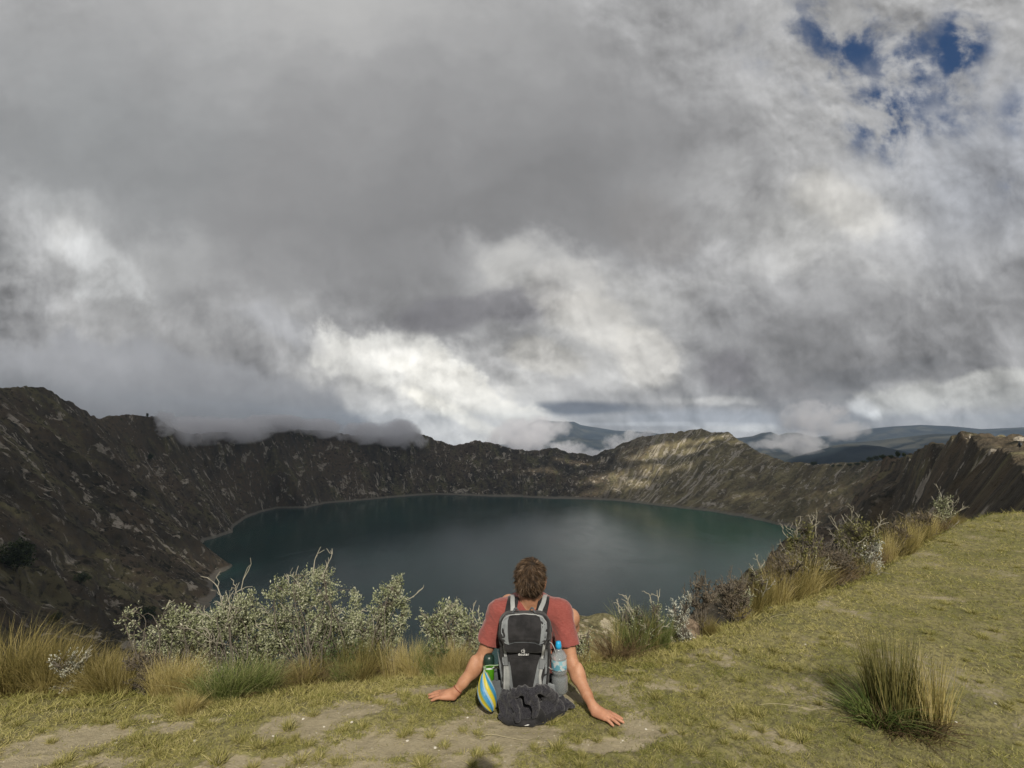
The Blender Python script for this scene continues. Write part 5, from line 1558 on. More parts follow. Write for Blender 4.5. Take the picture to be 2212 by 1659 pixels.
    sub("t_shirt", S_, sh, wr)
    # shorts
    so_, t, b = new_mat("shorts_cloth", .9, .1); b.inputs['Base Color'].default_value = (.045, .048, .05, 1)
    K_ = Field((-.2, 2.9, -.05), (.42, 3.75, .48), .007)
    K_.ell(HIP + A_((0, 0, -.01)), (.178, .132, .125), None, .04)
    for hp, kn in ((hipR, kneeR), (hipL, kneeL)):
        K_.cone(hp, vlerp(hp, kn, .72), .094, .080, .04)
    sub("shorts", K_, so_)
    # shoes
    so2, t, b = new_mat("shoe_leather", .8, .2); b.inputs['Base Color'].default_value = (.10, .08, .06, 1)
    for kn, an in ((kneeR, kneeR + A_((.02, .16, -.44))), (kneeL, kneeL + A_((-.02, .20, -.40)))):
        an = A_(an); an[2] = max(an[2], .02)
        Q_ = Field(an - .2, an + .32, .006)
        Q_.cone(an + A_((0, -.02, -.05)), an + A_((0, .17, -.075)), .045, .040, .02); Q_.cone(an, an + A_((0, 0, -.05)), .045, .045, .02)
        sub("shoe", Q_, so2)
    # ---- hair: mass plus tousled locks
    hm, t, b = new_mat("brown_hair", .6, .3)
    cr = t.new('ShaderNodeValToRGB'); e = cr.color_ramp.elements
    while len(e) < 4: e.new(.5)
    for i, c in enumerate([(.014, .009, .005), (.045, .027, .015), (.105, .066, .038), (.22, .15, .095)]): e[i].position = i / 3; e[i].color = (*c, 1)
    t.l.new(geo_attr(t, 'tone'), cr.inputs[0]); t.l.new(cr.outputs[0], b.inputs['Base Color'])
    HF = Field(HEAD - .16, HEAD + .17, .004)
    HF.ell(H(0, -.016, .022), (.078, .093, .095), RH, .02)
    HF.rbox(H(0, -.040, -.022), (.062, .046, .056), .035, RH, .03)
    HF.ell(H(0, .115, -.035), (.10, .09, .085), RH, .01, cut=True)
    for sx in (-1, 1): HF.ell(H(sx * .088, .02, -.040), (.020, .040, .050), RH, .006, cut=True)
    hme = HF.mesh("hair", lambda x, y, z: .004 * fbm3(x / .018, y / .018, z / .03, 71, 3))
    nv = len(hme.vertices); V0 = np.zeros(nv * 3, np.float32); hme.vertices.foreach_get('co', V0); V0 = V0.reshape(-1, 3).astype(float)
    N0 = np.zeros(nv * 3, np.float32); hme.vertices.foreach_get('normal', N0); N0 = N0.reshape(-1, 3)
    faces = np.zeros(len(hme.polygons) * 4, np.int32); hme.polygons.foreach_get('vertices', faces); faces = faces.reshape(-1, 4)
    # locks follow a whorl at the crown
    n = 9000
    pick = rng.integers(0, nv, n); c = V0[pick]; nn = N0[pick]
    crown = H(.018, -.055, .110)
    away = c - crown; away -= nn * (away * nn).sum(1, keepdims=True); away /= np.linalg.norm(away, axis=1, keepdims=True) + 1e-9
    swirl = np.cross(nn, away)
    d = away * .9 + swirl * (.35 + .5 * fbm3(c[:, 0] / .03, c[:, 1] / .03, c[:, 2] / .03, 81, 2))[:, None] + nn * .16 + rng.normal(0, .22, (n, 3)); d /= np.linalg.norm(d, axis=1, keepdims=True)
    L = rng.uniform(.014, .028, n) * (1 - .45 * sstep(.0, -.09, (c - HEAD) @ hz))
    keep = (c - HEAD) @ hy < .085
    c = c[keep]; d = d[keep]; L = L[keep]; nn = nn[keep]; n = len(c)
    tone = np.clip(.46 + .55 * fbm3(c[:, 0] / .016, c[:, 1] / .016, c[:, 2] / .016, 85, 2) + rng.normal(0, .16, n), 0, 1)
    hang = np.clip(.35 + fbm3(c[:, 0] / .02, c[:, 1] / .02, c[:, 2] / .02, 91, 2), 0, 1)
    BV, BQ, BT = blades(c + off - nn * .001, d, L, np.full(n, .0028), hang, tone, 3)
    Vall = np.concatenate([V0 + off, BV]); Qall = [faces, BQ + nv]
    hair = mesh_np("hair", Vall, Qall)
    attr(hair, 'tone', np.concatenate([np.clip(.12 + .25 * fbm3(V0[:, 0] / .02, V0[:, 1] / .02, V0[:, 2] / .03, 95, 2), 0, 1), BT]))
    link("hair", hair, hm, root)
    # cord bracelet on the left wrist
    bm_, t, b = new_mat("cord", .8); b.inputs['Base Color'].default_value = (.20, .05, .03, 1)
    d = (WRL - ELL) / np.linalg.norm(WRL - ELL); u = np.cross(d, [0, 1, 0]); u /= np.linalg.norm(u); v = np.cross(d, u)
    c0 = vlerp(ELL, WRL, .93)
    ring = [c0 + off + (u * math.cos(a) + v * math.sin(a)) * .0275 for a in np.linspace(0, 2 * math.pi, 33)]
    V, Q = tubes([(ring, .0022, .0022)], 6)
    link("bracelet", mesh_np("bracelet", V, [Q]), bm_, root)
    return S_
SHIRT = person()

# ------------------------------------------------------------------ backpack and the things on it
def march(fld, px, py, t0=2.3, t1=3.6):
    a, b, c = ray(px, py)
    t = np.arange(t0, t1, .002) / b
    p = np.stack([a * t, b * t, CAMZ + c * t], 1)
    i = np.round((p - fld.lo) / fld.h).astype(int)
    ok = ((i >= 0) & (i < fld.n)).all(1)
    v = np.full(len(t), 1.0); v[ok] = fld.f[i[ok, 0], i[ok, 1], i[ok, 2]]
    k = np.nonzero(v < 0)[0]
    return p[k[0]] if len(k) else None
def draped(fld, name, rows, mat, parent, off=.003, th=.004, nu=6, sub=8, label=None, bulge=0.0):
    """strip of cloth lying on a surface; rows: (xl, yl, xr, yr) photo positions"""
    rows = np.array(rows, float); m = len(rows)
    t_ = np.linspace(0, m - 1, (m - 1) * sub + 1)
    R = np.stack([np.interp(t_, range(m), rows[:, k]) for k in range(4)], 1)
    G_ = []
    last = None
    for xl, yl, xr, yr in R:
        line = []
        for k in range(nu + 1):
            f = k / nu
            p = march(fld, xl + (xr - xl) * f, yl + (yr - yl) * f)
            if p is None: p = last if last is not None else np.array(P(xl + (xr - xl) * f, yl + (yr - yl) * f, 2.85))
            else:
                a, b, c = ray(xl + (xr - xl) * f, yl + (yr - yl) * f)
                yy = p[1]
                if last is not None: yy = np.clip(yy, last[1] - .012, last[1] + .012)
                t = yy / b; p = np.array([a * t, yy, CAMZ + c * t])
            last = p
            line.append(p)
        last = line[0]
        G_.append(line)
    G_ = np.array(G_)
    for _ in range(2):
        G_[1:-1, :, 1] = (G_[:-2, :, 1] + 2 * G_[1:-1, :, 1] + G_[2:, :, 1]) / 4
    eye = np.array([0, 0, CAMZ])
    dirv = eye - G_; dirv /= np.linalg.norm(dirv, axis=2, keepdims=True)
    edge = 1 - (np.abs(np.linspace(-1, 1, nu + 1)) ** 3)
    front = G_ + dirv * (off + th + bulge * edge[None, :, None]); back = G_ + dirv * (off - .004)
    n, w = G_.shape[:2]
    V = np.concatenate([front.reshape(-1, 3), back.reshape(-1, 3)])
    f = grid_faces(n, w)
    o = n * w
    ring = [i * w for i in range(n)] + [(n - 1) * w + j for j in range(1, w)] + [i * w + w - 1 for i in range(n - 2, -1, -1)] + [j for j in range(w - 2, 0, -1)]
    side = np.array([[ring[i], ring[(i + 1) % len(ring)], ring[(i + 1) % len(ring)] + o, ring[i] + o] for i in range(len(ring))])
    me = mesh_np(name, V - np.array(parent.location), [f, f[:, ::-1] + o, side])
    ob = link(name, me, mat, parent, label=label)
    return ob
def ribbon(name, pts, width, th, wdir, mat, parent, sides=None):
    pts = np.array(pts, float); n = len(pts)
    t_ = np.linspace(0, n - 1, (n - 1) * 5 + 1)
    # smooth resample
    q = np.stack([np.interp(t_, range(n), pts[:, k]) for k in range(3)], 1)
    for _ in range(3): q[1:-1] = (q[:-2] + 2 * q[1:-1] + q[2:]) / 4
    tg = np.gradient(q, axis=0); tg /= np.linalg.norm(tg, axis=1, keepdims=True)
    wd = np.array(wdir, float) - tg * (tg @ np.array(wdir, float))[:, None]; wd /= np.linalg.norm(wd, axis=1, keepdims=True)
    up = np.cross(tg, wd)
    prof = [(-.5, -.35), (-.5, .35), (-.42, .5), (.42, .5), (.5, .35), (.5, -.35), (.42, -.5), (-.42, -.5)]
    V = np.stack([q + wd * (a * width) + up * (b * th) for a, b in prof], 0)
    k = len(prof); m = len(q); idx = np.arange(k * m).reshape(k, m)
    Q = np.concatenate([np.stack([idx[i][:-1], idx[(i + 1) % k][:-1], idx[(i + 1) % k][1:], idx[i][1:]], 1) for i in range(k)])
    caps = [np.array([[idx[0][e], idx[1][e], idx[2][e], idx[7][e]], [idx[7][e], idx[2][e], idx[3][e], idx[6][e]], [idx[6][e], idx[3][e], idx[4][e], idx[5][e]]]) for e in (0, -1)]
    me = mesh_np(name, V.reshape(-1, 3) - np.array(parent.location), [Q] + caps)
    return link(name, me, mat, parent)
def cloth(name, c1, c2, sc=400, rough=.85, weave=.0006, sheen=.1):
    m, t, b = new_mat(name, rough, .25)
    pos = t.new('ShaderNodeNewGeometry').outputs['Position']
    t.l.new(t.mix(t.mr(t.noise(pos, 12, 5, .65), .35, .65), c1, c2), b.inputs['Base Color'])
    b.inputs['Sheen Weight'].default_value = sheen
    bump(t, b, t.m('ADD', t.m('MULTIPLY', t.noise(pos, sc, 2, .5), weave), t.m('MULTIPLY', t.noise(pos, 38, 4, .6), .003)), 1.0, .8)
    return m
M_BLACK = cloth("black_nylon", (.010, .010, .011), (.026, .025, .027))
M_GREY = cloth("grey_nylon", (.135, .145, .155), (.22, .235, .245))
M_DGREY = cloth("dark_grey_mesh", (.055, .062, .068), (.10, .11, .12))
M_WEB = cloth("light_grey_webbing", (.26, .27, .27), (.36, .37, .365), 900)
M_BUCKLE, _t, _b = new_mat("grey_plastic", .45, .4); _b.inputs['Base Color'].default_value = (.17, .18, .19, 1)
M_MARK, _t, _b = new_mat("white_print", .6, .3); _b.inputs['Base Color'].default_value = (.62, .62, .62, 1)

def backpack():
    X0 = .066
    root = empty("backpack", (X0, 2.88, 0.0), "black and grey hiking backpack worn by the seated hiker", "backpack")
    B = Field((-.16, 2.66, -.01), (.30, 3.04, .62), .0045)
    R = rotm(-3, 0, 1)
    # body: slightly narrower at the foot, bulging front
    B.rbox((X0 + .006, 2.895, .245), (.132, .082, .225), .055, R, .0, taper=-.10)
    B.ell((X0 + .004, 2.845, .20), (.105, .072, .19), R, .03)
    B.ell((X0, 2.86, .40), (.128, .085, .09), R, .04)
    wr = lambda x, y, z: .0042 * fbm3(x / .05, y / .06, z / .022, 131, 3) * (np.abs(x - X0) < .3) + .0035 * fbm3(x / .09, y / .08, z / .05, 133, 2)
    me = B.mesh("main_bag", wr)
    def loc(me_):
        V = np.zeros(len(me_.vertices) * 3, np.float32); me_.vertices.foreach_get('co', V)
        me_.vertices.foreach_set('co', (V.reshape(-1, 3) - np.array(root.location)).astype(np.float32).ravel()); me_.update()
        return me_
    link("main_bag", loc(me), M_BLACK, root)
    # lid: domed cap with a drooping front flap
    Ld = Field((-.16, 2.62, .27), (.30, 3.04, .62), .004)
    Ld.rbox((X0 + .002, 2.868, .428), (.137, .098, .076), .060, rotm(-10, 0, 1), 0)
    Ld.ell((X0, 2.822, .415), (.118, .060, .082), rotm(-8, 0, 0), .03)
    Ld.rbox((X0, 2.802, .372), (.108, .040, .042), .026, rotm(-6, 0, 0), .018)
    Ld.rbox((X0, 2.90, .28), (.2, .2, .047), .002, rotm(4, 0, 0), .006, cut=True)
    wl = lambda x, y, z: .003 * fbm3(x / .06, y / .06, z / .03, 141, 3) - .0035 * np.exp(-((z - .408 + .10 * ((x - X0) / .1) ** 2 * .12) / .0035) ** 2)
    lid = link("lid", loc(Ld.mesh("lid", wl)), M_BLACK, root)
    import copy
    U = copy.copy(B); U.f = B.f.copy()
    # union for draping
    i0 = np.round((Ld.lo - U.lo) / U.h).astype(int)
    gx = [U.lo[k] + U.h * np.arange(U.n[k]) for k in range(3)]
    ii = [np.clip(np.round((gx[k] - Ld.lo[k]) / Ld.h).astype(int), 0, Ld.n[k] - 1) for k in range(3)]
    inside = [((gx[k] >= Ld.lo[k]) & (gx[k] <= Ld.lo[k] + Ld.h * (Ld.n[k] - 1))) for k in range(3)]
    sub_ = Ld.f[np.ix_(*ii)]; mask = inside[0][:, None, None] & inside[1][None, :, None] & inside[2][None, None, :]
    U.f = np.where(mask, np.minimum(U.f, sub_), U.f)
    d = lambda name, rows, mat, parent=root, **k: draped(U, name, rows, mat, parent, **k)
    # grey shoulders of the lid, pale piping round its crown
    d("side_panel", [(1092, 1329, 1101, 1327), (1084, 1343, 1097, 1341), (1082, 1362, 1097, 1362), (1084, 1380, 1098, 1382), (1091, 1390, 1100, 1393)], M_GREY, off=.0015, th=.002, nu=5)
    d("side_panel", [(1163, 1327, 1172, 1330), (1169, 1343, 1181, 1345), (1169, 1362, 1182.5, 1362), (1167, 1382, 1180, 1381), (1165, 1393, 1173, 1390)], M_GREY, off=.0015, th=.002, nu=5)
    d("piping", [(1084, 1347, 1084, 1344.4), (1090, 1336, 1090, 1333.4), (1103, 1329.5, 1103, 1327), (1132, 1327, 1132, 1324.6), (1158, 1329, 1158, 1326.5), (1172, 1335, 1172, 1332.4), (1181, 1346, 1181, 1343.4)], M_WEB, off=.002, th=.0035, nu=2)
    d("flap_seam", [(1097, 1393, 1097, 1391), (1112, 1389, 1112, 1387.2), (1135, 1388, 1135, 1386.2), (1156, 1390, 1156, 1388.2), (1170, 1396, 1170, 1394)], M_DGREY, off=.0005, th=.0015, nu=2)
    # grey wedges and dark flanks below the lid
    d("front_wedge", [(1086, 1420, 1098, 1422), (1091, 1440, 1103, 1440), (1097, 1465, 1106, 1465), (1104, 1490, 1109, 1490)], M_GREY, off=.0015, th=.002, nu=4)
    d("front_wedge", [(1166, 1420, 1178, 1422), (1160, 1440, 1173, 1440), (1155, 1465, 1168, 1465), (1150, 1490, 1160, 1490)], M_GREY, off=.0015, th=.002, nu=4)
    d("flank", [(1177, 1402, 1183, 1403), (1175, 1440, 1182, 1440), (1171, 1488, 1178, 1488)], M_GREY, off=.0012, th=.002, nu=4)
    d("flank", [(1073.5, 1400, 1079, 1402), (1076, 1440, 1083, 1440), (1082, 1488, 1088, 1488)], M_GREY, off=.0012, th=.002, nu=4)
    d("front_fold", [(1101, 1424, 1101, 1420), (1125, 1426, 1125, 1422.5), (1150, 1425, 1150, 1422), (1166, 1423, 1166, 1419.5)], M_BLACK, off=.002, th=.004, nu=3)
    # compression straps with buckles
    s1 = d("strap", [(1086, 1395, 1091, 1394), (1088.5, 1412, 1094.5, 1412), (1091.5, 1432, 1097.5, 1432)], M_WEB, off=.005, th=.003, nu=3)
    s2 = d("strap", [(1088, 1438, 1100, 1438), (1088, 1460, 1101.5, 1460), (1087.5, 1485, 1101, 1485), (1087, 1511, 1099, 1511)], M_WEB, off=.011, th=.003, nu=3)
    d("buckle", [(1084.5, 1419, 1096, 1418), (1085, 1428, 1097, 1427.5), (1087, 1437, 1098.5, 1437)], M_BUCKLE, parent=root, off=.010, th=.008, nu=4, sub=4)
    d("strap", [(1173, 1392, 1178, 1394), (1170.5, 1410, 1175.5, 1412), (1168, 1424, 1173, 1425)], M_WEB, off=.005, th=.003, nu=3)
    d("strap", [(1165.5, 1445, 1172, 1445), (1163, 1462, 1169, 1462), (1165, 1480, 1171, 1480), (1164, 1498, 1169, 1498)], M_WEB, off=.009, th=.003, nu=3)
    d("strap", [(1171, 1424, 1177, 1426), (1168, 1445, 1173, 1446), (1162, 1470, 1166, 1471), (1157, 1492, 1161, 1493)], M_GREY, off=.006, th=.003, nu=3)
    d("buckle", [(1166, 1422, 1178, 1424), (1165, 1432, 1177, 1434), (1164, 1444, 1175, 1445)], M_BUCKLE, off=.010, th=.007, nu=4, sub=4)
    # hauling loops
    for a, b in (((1107, 1325), (1121, 1321)), ((1143, 1321), (1156, 1324))):
        A = march(U, *a); Bp = march(U, *b)
        A = A if A is not None else A_(P(*a, 2.86)); Bp = Bp if Bp is not None else A_(P(*b, 2.86))
        mid = (A + Bp) / 2 + A_((0, .0, .022))
        ribbon("haul_loop", [A, vlerp(A, mid, .6) + A_((0, 0, .006)), mid, vlerp(Bp, mid, .6) + A_((0, 0, .006)), Bp], .012, .003, (0, 1, .3), M_DGREY, root)
    # shoulder straps over the shirt
    for sx, pts in ((-1, [(1102, 1330, 2.93), (1104, 1316, 2.945), (1107, 1301, 2.965), (1109, 1293, 3.00), (1109, 1289.5, 3.045), (1108, 1293, 3.10)]),
                    (1, [(1168, 1330, 2.93), (1171, 1316, 2.945), (1174, 1302, 2.965), (1175, 1293, 3.00), (1176, 1289.5, 3.045), (1177, 1293, 3.10)])):
        P3 = [A_(P(*p)) for p in pts]
        st = ribbon("shoulder_strap", P3, .062, .012, (1, 0, 0), M_BLACK, root)
        up = A_((0, -.010, .004))
        k = .006 * sx
        r2 = ribbon("webbing", [P3[0] + up + A_((-.016 * sx + k, 0, 0)), P3[1] + up + A_((-.010 * sx, 0, 0)), P3[2] + up + A_((.0, -.002, .002)), P3[3] + A_((.004 * sx, -.006, .012)), P3[4] + A_((.006 * sx, 0, .012))], .024, .003, (1, 0, 0), M_WEB, root)
    # mesh side pockets
    for sx, c in ((-1, (X0 - .148, 2.90, .105)), (1, (X0 + .152, 2.89, .085))):
        K = Field(A_(c) - A_((.09, .12, .14)), A_(c) + A_((.09, .12, .14)), .005)
        K.rbox(c, (.052 if sx < 0 else .056, .062, .088), .035, rotm(0, 6 * sx, 0), 0)
        K.rbox(A_(c) + A_((0, 0, .06)), (.046 if sx < 0 else .050, .056, .085), .03, rotm(0, 6 * sx, 0), .003, cut=True)
        link("side_pocket", loc(K.mesh("side_pocket", lambda x, y, z: .002 * fbm3(x / .03, y / .03, z / .03, 151, 2))), M_DGREY if sx < 0 else M_GREY, root)
    # elastic cord on the right flank
    cp = [A_(P(*p)) for p in [(1183, 1385, 2.84), (1192, 1389, 2.83), (1199, 1404, 2.82), (1203, 1424, 2.82), (1201, 1440, 2.82), (1192, 1447, 2.83), (1184, 1440, 2.84)]]
    q = np.array(cp); t_ = np.linspace(0, 6, 40); q = np.stack([np.interp(t_, range(7), q[:, k]) for k in range(3)], 1)
    for _ in range(4): q[1:-1] = (q[:-2] + 2 * q[1:-1] + q[2:]) / 4
    V, Q = tubes([(q - A_(root.location), .0022, .0022)], 6)
    link("cord", mesh_np("cord", V, [Q]), M_WEB, root)
    # printed mark and lettering on the lid flap
    p = march(U, 1131, 1413)
    fc = bpy.data.curves.new("lettering", 'FONT'); fc.body = "deuter"; fc.size = .0185; fc.extrude = .0006; fc.align_x = 'CENTER'; fc.align_y = 'CENTER'; fc.offset = .0003; fc.space_character = 1.15
    tmp = bpy.data.objects.new("tmp", fc); COL.objects.link(tmp); bpy.context.view_layer.update()
    lm = bpy.data.meshes.new_from_object(tmp.evaluated_get(bpy.context.evaluated_depsgraph_get())); bpy.data.objects.remove(tmp, do_unlink=True)
    lm.materials.clear(); o = link("lettering", lm, M_MARK, root)
    o.location = Vector(p) - root.location + Vector((0, -.004, .001)); o.rotation_euler = (math.radians(80), 0, 0)
    p = march(U, 1129.5, 1406)
    c = A_(p) - A_(root.location) + A_((0, -.004, 0))
    ring = [c + A_((.0062 * math.cos(a) - .002, -.0002, .0062 * math.sin(a))) for a in np.linspace(.6, 2 * math.pi - .6, 22)]
    V, Q = tubes([(ring, .0011, .0011), ([c + A_((.0052, -.0002, -.0068)), c + A_((.0052, -.0002, .012))], .0011, .0011), ([c + A_((.0092, -.0002, .006)), c + A_((.0092, -.0002, -.004)), c + A_((.0060, -.0002, -.0085))], .0011, .0011)], 6)
    link("emblem", mesh_np("emblem", V, [Q]), M_MARK, root)
    return root, U
PACK, PACKF = backpack()

def lathe(name, prof, mat, parent, n=32, attrs=False, c=(0, 0, 0)):
    prof = np.array(prof, float)
    a = np.linspace(0, 2 * np.pi, n, endpoint=False)
    V = np.stack([prof[:, 0][:, None] * np.cos(a) + c[0], prof[:, 0][:, None] * np.sin(a) + c[1], np.repeat(prof[:, 1][:, None], n, 1) + c[2]], -1)
    m = len(prof); idx = np.arange(m * n).reshape(m, n)
    j = (np.arange(n) + 1) % n
    Q = np.concatenate([np.stack([idx[i], idx[i][j], idx[i + 1][j], idx[i + 1]], 1) for i in range(m - 1)])
    me = mesh_np(name, V.reshape(-1, 3), [Q])
    return link(name, me, mat, parent)

def water_bottle():
    b0 = A_(P(1210, 1496, 2.86)); b0[2] = max(b0[2], .022)
    top = A_(P(1206, 1386, 2.86))
    H_ = top[2] - b0[2]
    root = empty("water_bottle", b0, "clear plastic water bottle with blue cap in the right side pocket of the backpack", "bottle")
    r = .043
    root.rotation_euler = (math.radians(4), math.radians(-2), 0)
    prof = [(.001, 0), (.030, .002), (.038, .008), (r, .02), (r, .085), (r - .004, .092), (r - .007, .10), (r - .004, .108), (r - .001, .115)]
    for i in range(5): prof += [(r - .001, .122 + i * .014), (r - .0035, .129 + i * .014)]
    prof += [(r, .195), (.040, H_ - .065), (.030, H_ - .045), (.016, H_ - .034), (.013, H_ - .03), (.013, H_ - .02)]
    pl = bpy.data.materials.new("clear_plastic"); pl.use_nodes = True
    t = NT(pl.node_tree); t.n.clear()
    out = t.new('ShaderNodeOutputMaterial'); tr = t.new('ShaderNodeBsdfTransparent'); tr.inputs[0].default_value = (.90, .93, .94, 1)
    gl = t.new('ShaderNodeBsdfGlossy'); gl.inputs['Roughness'].default_value = .12; df = t.new('ShaderNodeBsdfDiffuse'); df.inputs[0].default_value = (.7, .75, .78, 1)
    lw = t.new('ShaderNodeLayerWeight'); lw.inputs[0].default_value = .35
    m1 = t.new('ShaderNodeMixShader'); t.l.new(t.mr(lw.outputs['Facing'], 0, 1, .06, .60), m1.inputs[0]); t.l.new(tr.outputs[0], m1.inputs[1]); t.l.new(gl.outputs[0], m1.inputs[2])
    m2 = t.new('ShaderNodeMixShader'); m2.inputs[0].default_value = .20; t.l.new(m1.outputs[0], m2.inputs[1]); t.l.new(df.outputs[0], m2.inputs[2]); t.l.new(m2.outputs[0], out.inputs[0])
    lathe("bottle_shell", prof, pl, root)
    wt, t, b = new_mat("water_inside", .03, .5); b.inputs['Base Color'].default_value = (.85, .92, .93, 1); b.inputs['Transmission Weight'].default_value = 1.0; b.inputs['IOR'].default_value = 1.2
    lathe("drinking_water", [(.001, .004), (.034, .008), (r - .003, .022), (r - .003, .085), (r - .009, .10), (r - .005, .112), (.001, .1121)], wt, root)
    cm, t, b = new_mat("blue_cap", .35, .5); b.inputs['Base Color'].default_value = (.02, .33, .62, 1)
    cap = lathe("cap", [(.001, H_ - .026), (.0165, H_ - .026), (.0165, H_ - .010), (.0155, H_ - .006), (.0145, H_ + .002), (.0125, H_ + .009), (.001, H_ + .011)], cm, root)
    lathe("collar", [(.0175, H_ - .031), (.0175, H_ - .027), (.001, H_ - .0268)], pl, root)
    lm, t, b = new_mat("bottle_label", .4, .5)
    tc = t.new('ShaderNodeTexCoord').outputs['Object']
    s = t.sep(tc)
    band = t.mr(t.m('ADD', s[2], t.m('MULTIPLY', s[0], .5)), .158, .162)
    colr = t.mix(band, (.10, .26, .34), (.22, .42, .50))
    drop = t.mr(t.noise(tc, 32, 2), .50, .54)
    colr = t.mix(drop, colr, (.42, .46, .48))
    t.l.new(colr, b.inputs['Base Color'])
    a = np.linspace(math.radians(185), math.radians(330), 20)
    rows = [.135, .150, .170, .186]
    V = np.array([[(r + .0006) * math.cos(x), (r + .0006) * math.sin(x), z] for z in rows for x in a])
    link("label", mesh_np("label", V, [grid_faces(4, 20)]), lm, root)
water_bottle()

def green_bottle():
    b0 = A_(P(1056, 1470, 2.90)); b0[2] = max(b0[2], .03)
    root = empty("drinking_bottle", b0, "small green drinking bottle with dark cap in the left side pocket of the backpack", "bottle")
    top = A_(P(1056, 1413, 2.90)); H_ = top[2] - b0[2]
    g, t, b = new_mat("green_plastic", .2, .5); b.inputs['Base Color'].default_value = (.10, .36, .015, 1); b.inputs['Transmission Weight'].default_value = .35
    dk, t, b = new_mat("dark_cap", .35, .5); b.inputs['Base Color'].default_value = (.012, .03, .022, 1)
    lathe("bottle_body", [(.001, 0), (.026, .002), (.029, .01), (.029, H_ * .60), (.027, H_ * .66), (.001, H_ * .665)], g, root)
    lathe("cap", [(.001, H_ * .62), (.029, H_ * .62), (.030, H_ * .66), (.030, H_ * .84), (.026, H_ * .93), (.018, H_ * .99), (.001, H_)], dk, root)
    wm, t, b = new_mat("white_print_band", .5); b.inputs['Base Color'].default_value = (.55, .60, .55, 1)
    lathe("print_band", [(.0296, H_ * .50), (.0296, H_ * .56), (.0290, H_ * .565)], wm, root)
green_bottle()

def stuff_sack():
    bot = A_(P(1062, 1536, 2.80)); topp = A_(P(1046, 1446, 2.84))
    bot[2] = max(bot[2], .006)
    root = empty("stuff_sack", bot, "yellow, blue and white twisted stripe sack hanging at the left side of the backpack", "sack")
    n, m = 56, 44
    L = np.linalg.norm(topp - bot); ax = (topp - bot) / L
    u = np.cross(ax, [0, 1, 0]); u /= np.linalg.norm(u); v = np.cross(ax, u)
    V = []; ang = []; hh = []
    for j in range(m):
        f = j / (m - 1)
        r = .042 * (math.sin(math.pi * min(1, f * .98 + .02) ** .85) ** .8) * (1.10 - .15 * f) + .003
        if f > .93: r = max(.004, r * .6)
        c = ax * (L * f) + u * (.010 * math.sin(math.pi * f))
        for i in range(n):
            a = 2 * math.pi * i / n
            pleat = 1 + .05 * math.sin(7 * (a + 1.1 * f) + 2 * math.sin(3 * f)) + .10 * (float(abs(f - .5)) * 2) ** 2 * math.sin(11 * (a + 1.3 * f))
            V.append(c + (u * math.cos(a) + v * math.sin(a)) * r * pleat); ang.append(a / (2 * math.pi)); hh.append(f)
    idx = np.arange(n * m).reshape(m, n); jn = (np.arange(n) + 1) % n
    Q = np.concatenate([np.stack([idx[i], idx[i][jn], idx[i + 1][jn], idx[i + 1]], 1) for i in range(m - 1)])
    me = mesh_np("striped_bag", np.array(V), [Q])
    A = np.array(ang); Hh = np.array(hh)
    # periodic stripe phase stored as cos/sin to stay seamless
    ph = 2 * np.pi * (A + .22 * Hh)
    attr(me, 'sc', np.stack([np.cos(ph), np.sin(ph), Hh], 1), 'FLOAT_VECTOR')
    sm, t, b = new_mat("striped_silk", .45, .4)
    sv = t.sep(geo_attr(t, 'sc', 'Vector'))
    an = t.m('ARCTAN2', sv[1], sv[0])
    st = t.m('FRACT', t.m('ADD', t.m('MULTIPLY', an, 5 / (2 * math.pi)), 10.0))
    big = t.m('SINE', t.m('ADD', an, .7))
    col = t.mix(t.m('GREATER_THAN', st, .50), (.46, .38, .03), (.035, .19, .38))
    col = t.mix(t.m('MULTIPLY', t.m('GREATER_THAN', st, .82), 1.0), col, (.26, .38, .44))
    col = t.mix(t.m('MULTIPLY', t.m('GREATER_THAN', st, .38), t.m('LESS_THAN', st, .52)), col, (.12, .30, .26))
    t.l.new(col, b.inputs['Base Color'])
    bump(t, b, t.noise(t.new('ShaderNodeNewGeometry').outputs['Position'], 60, 4, .6), .003, .7)
    link("striped_bag", me, sm, root)
    cm, t, b = new_mat("pale_green_cord", .8); b.inputs['Base Color'].default_value = (.30, .42, .24, 1)
    k = ax * L
    q = [k, k + A_((-.004, -.004, .012)), k + A_((.008, -.008, .022)), k + A_((.03, -.010, .026)), k + A_((.055, -.004, .022)), k + A_((.075, .01, .018))]
    V, Q = tubes([(curve(q[0], q[2], .1, 6), .0022, .0022), (np.array(q), .0020, .0020)], 6)
    link("draw_cord", mesh_np("draw_cord", V, [Q]), cm, root)
stuff_sack()

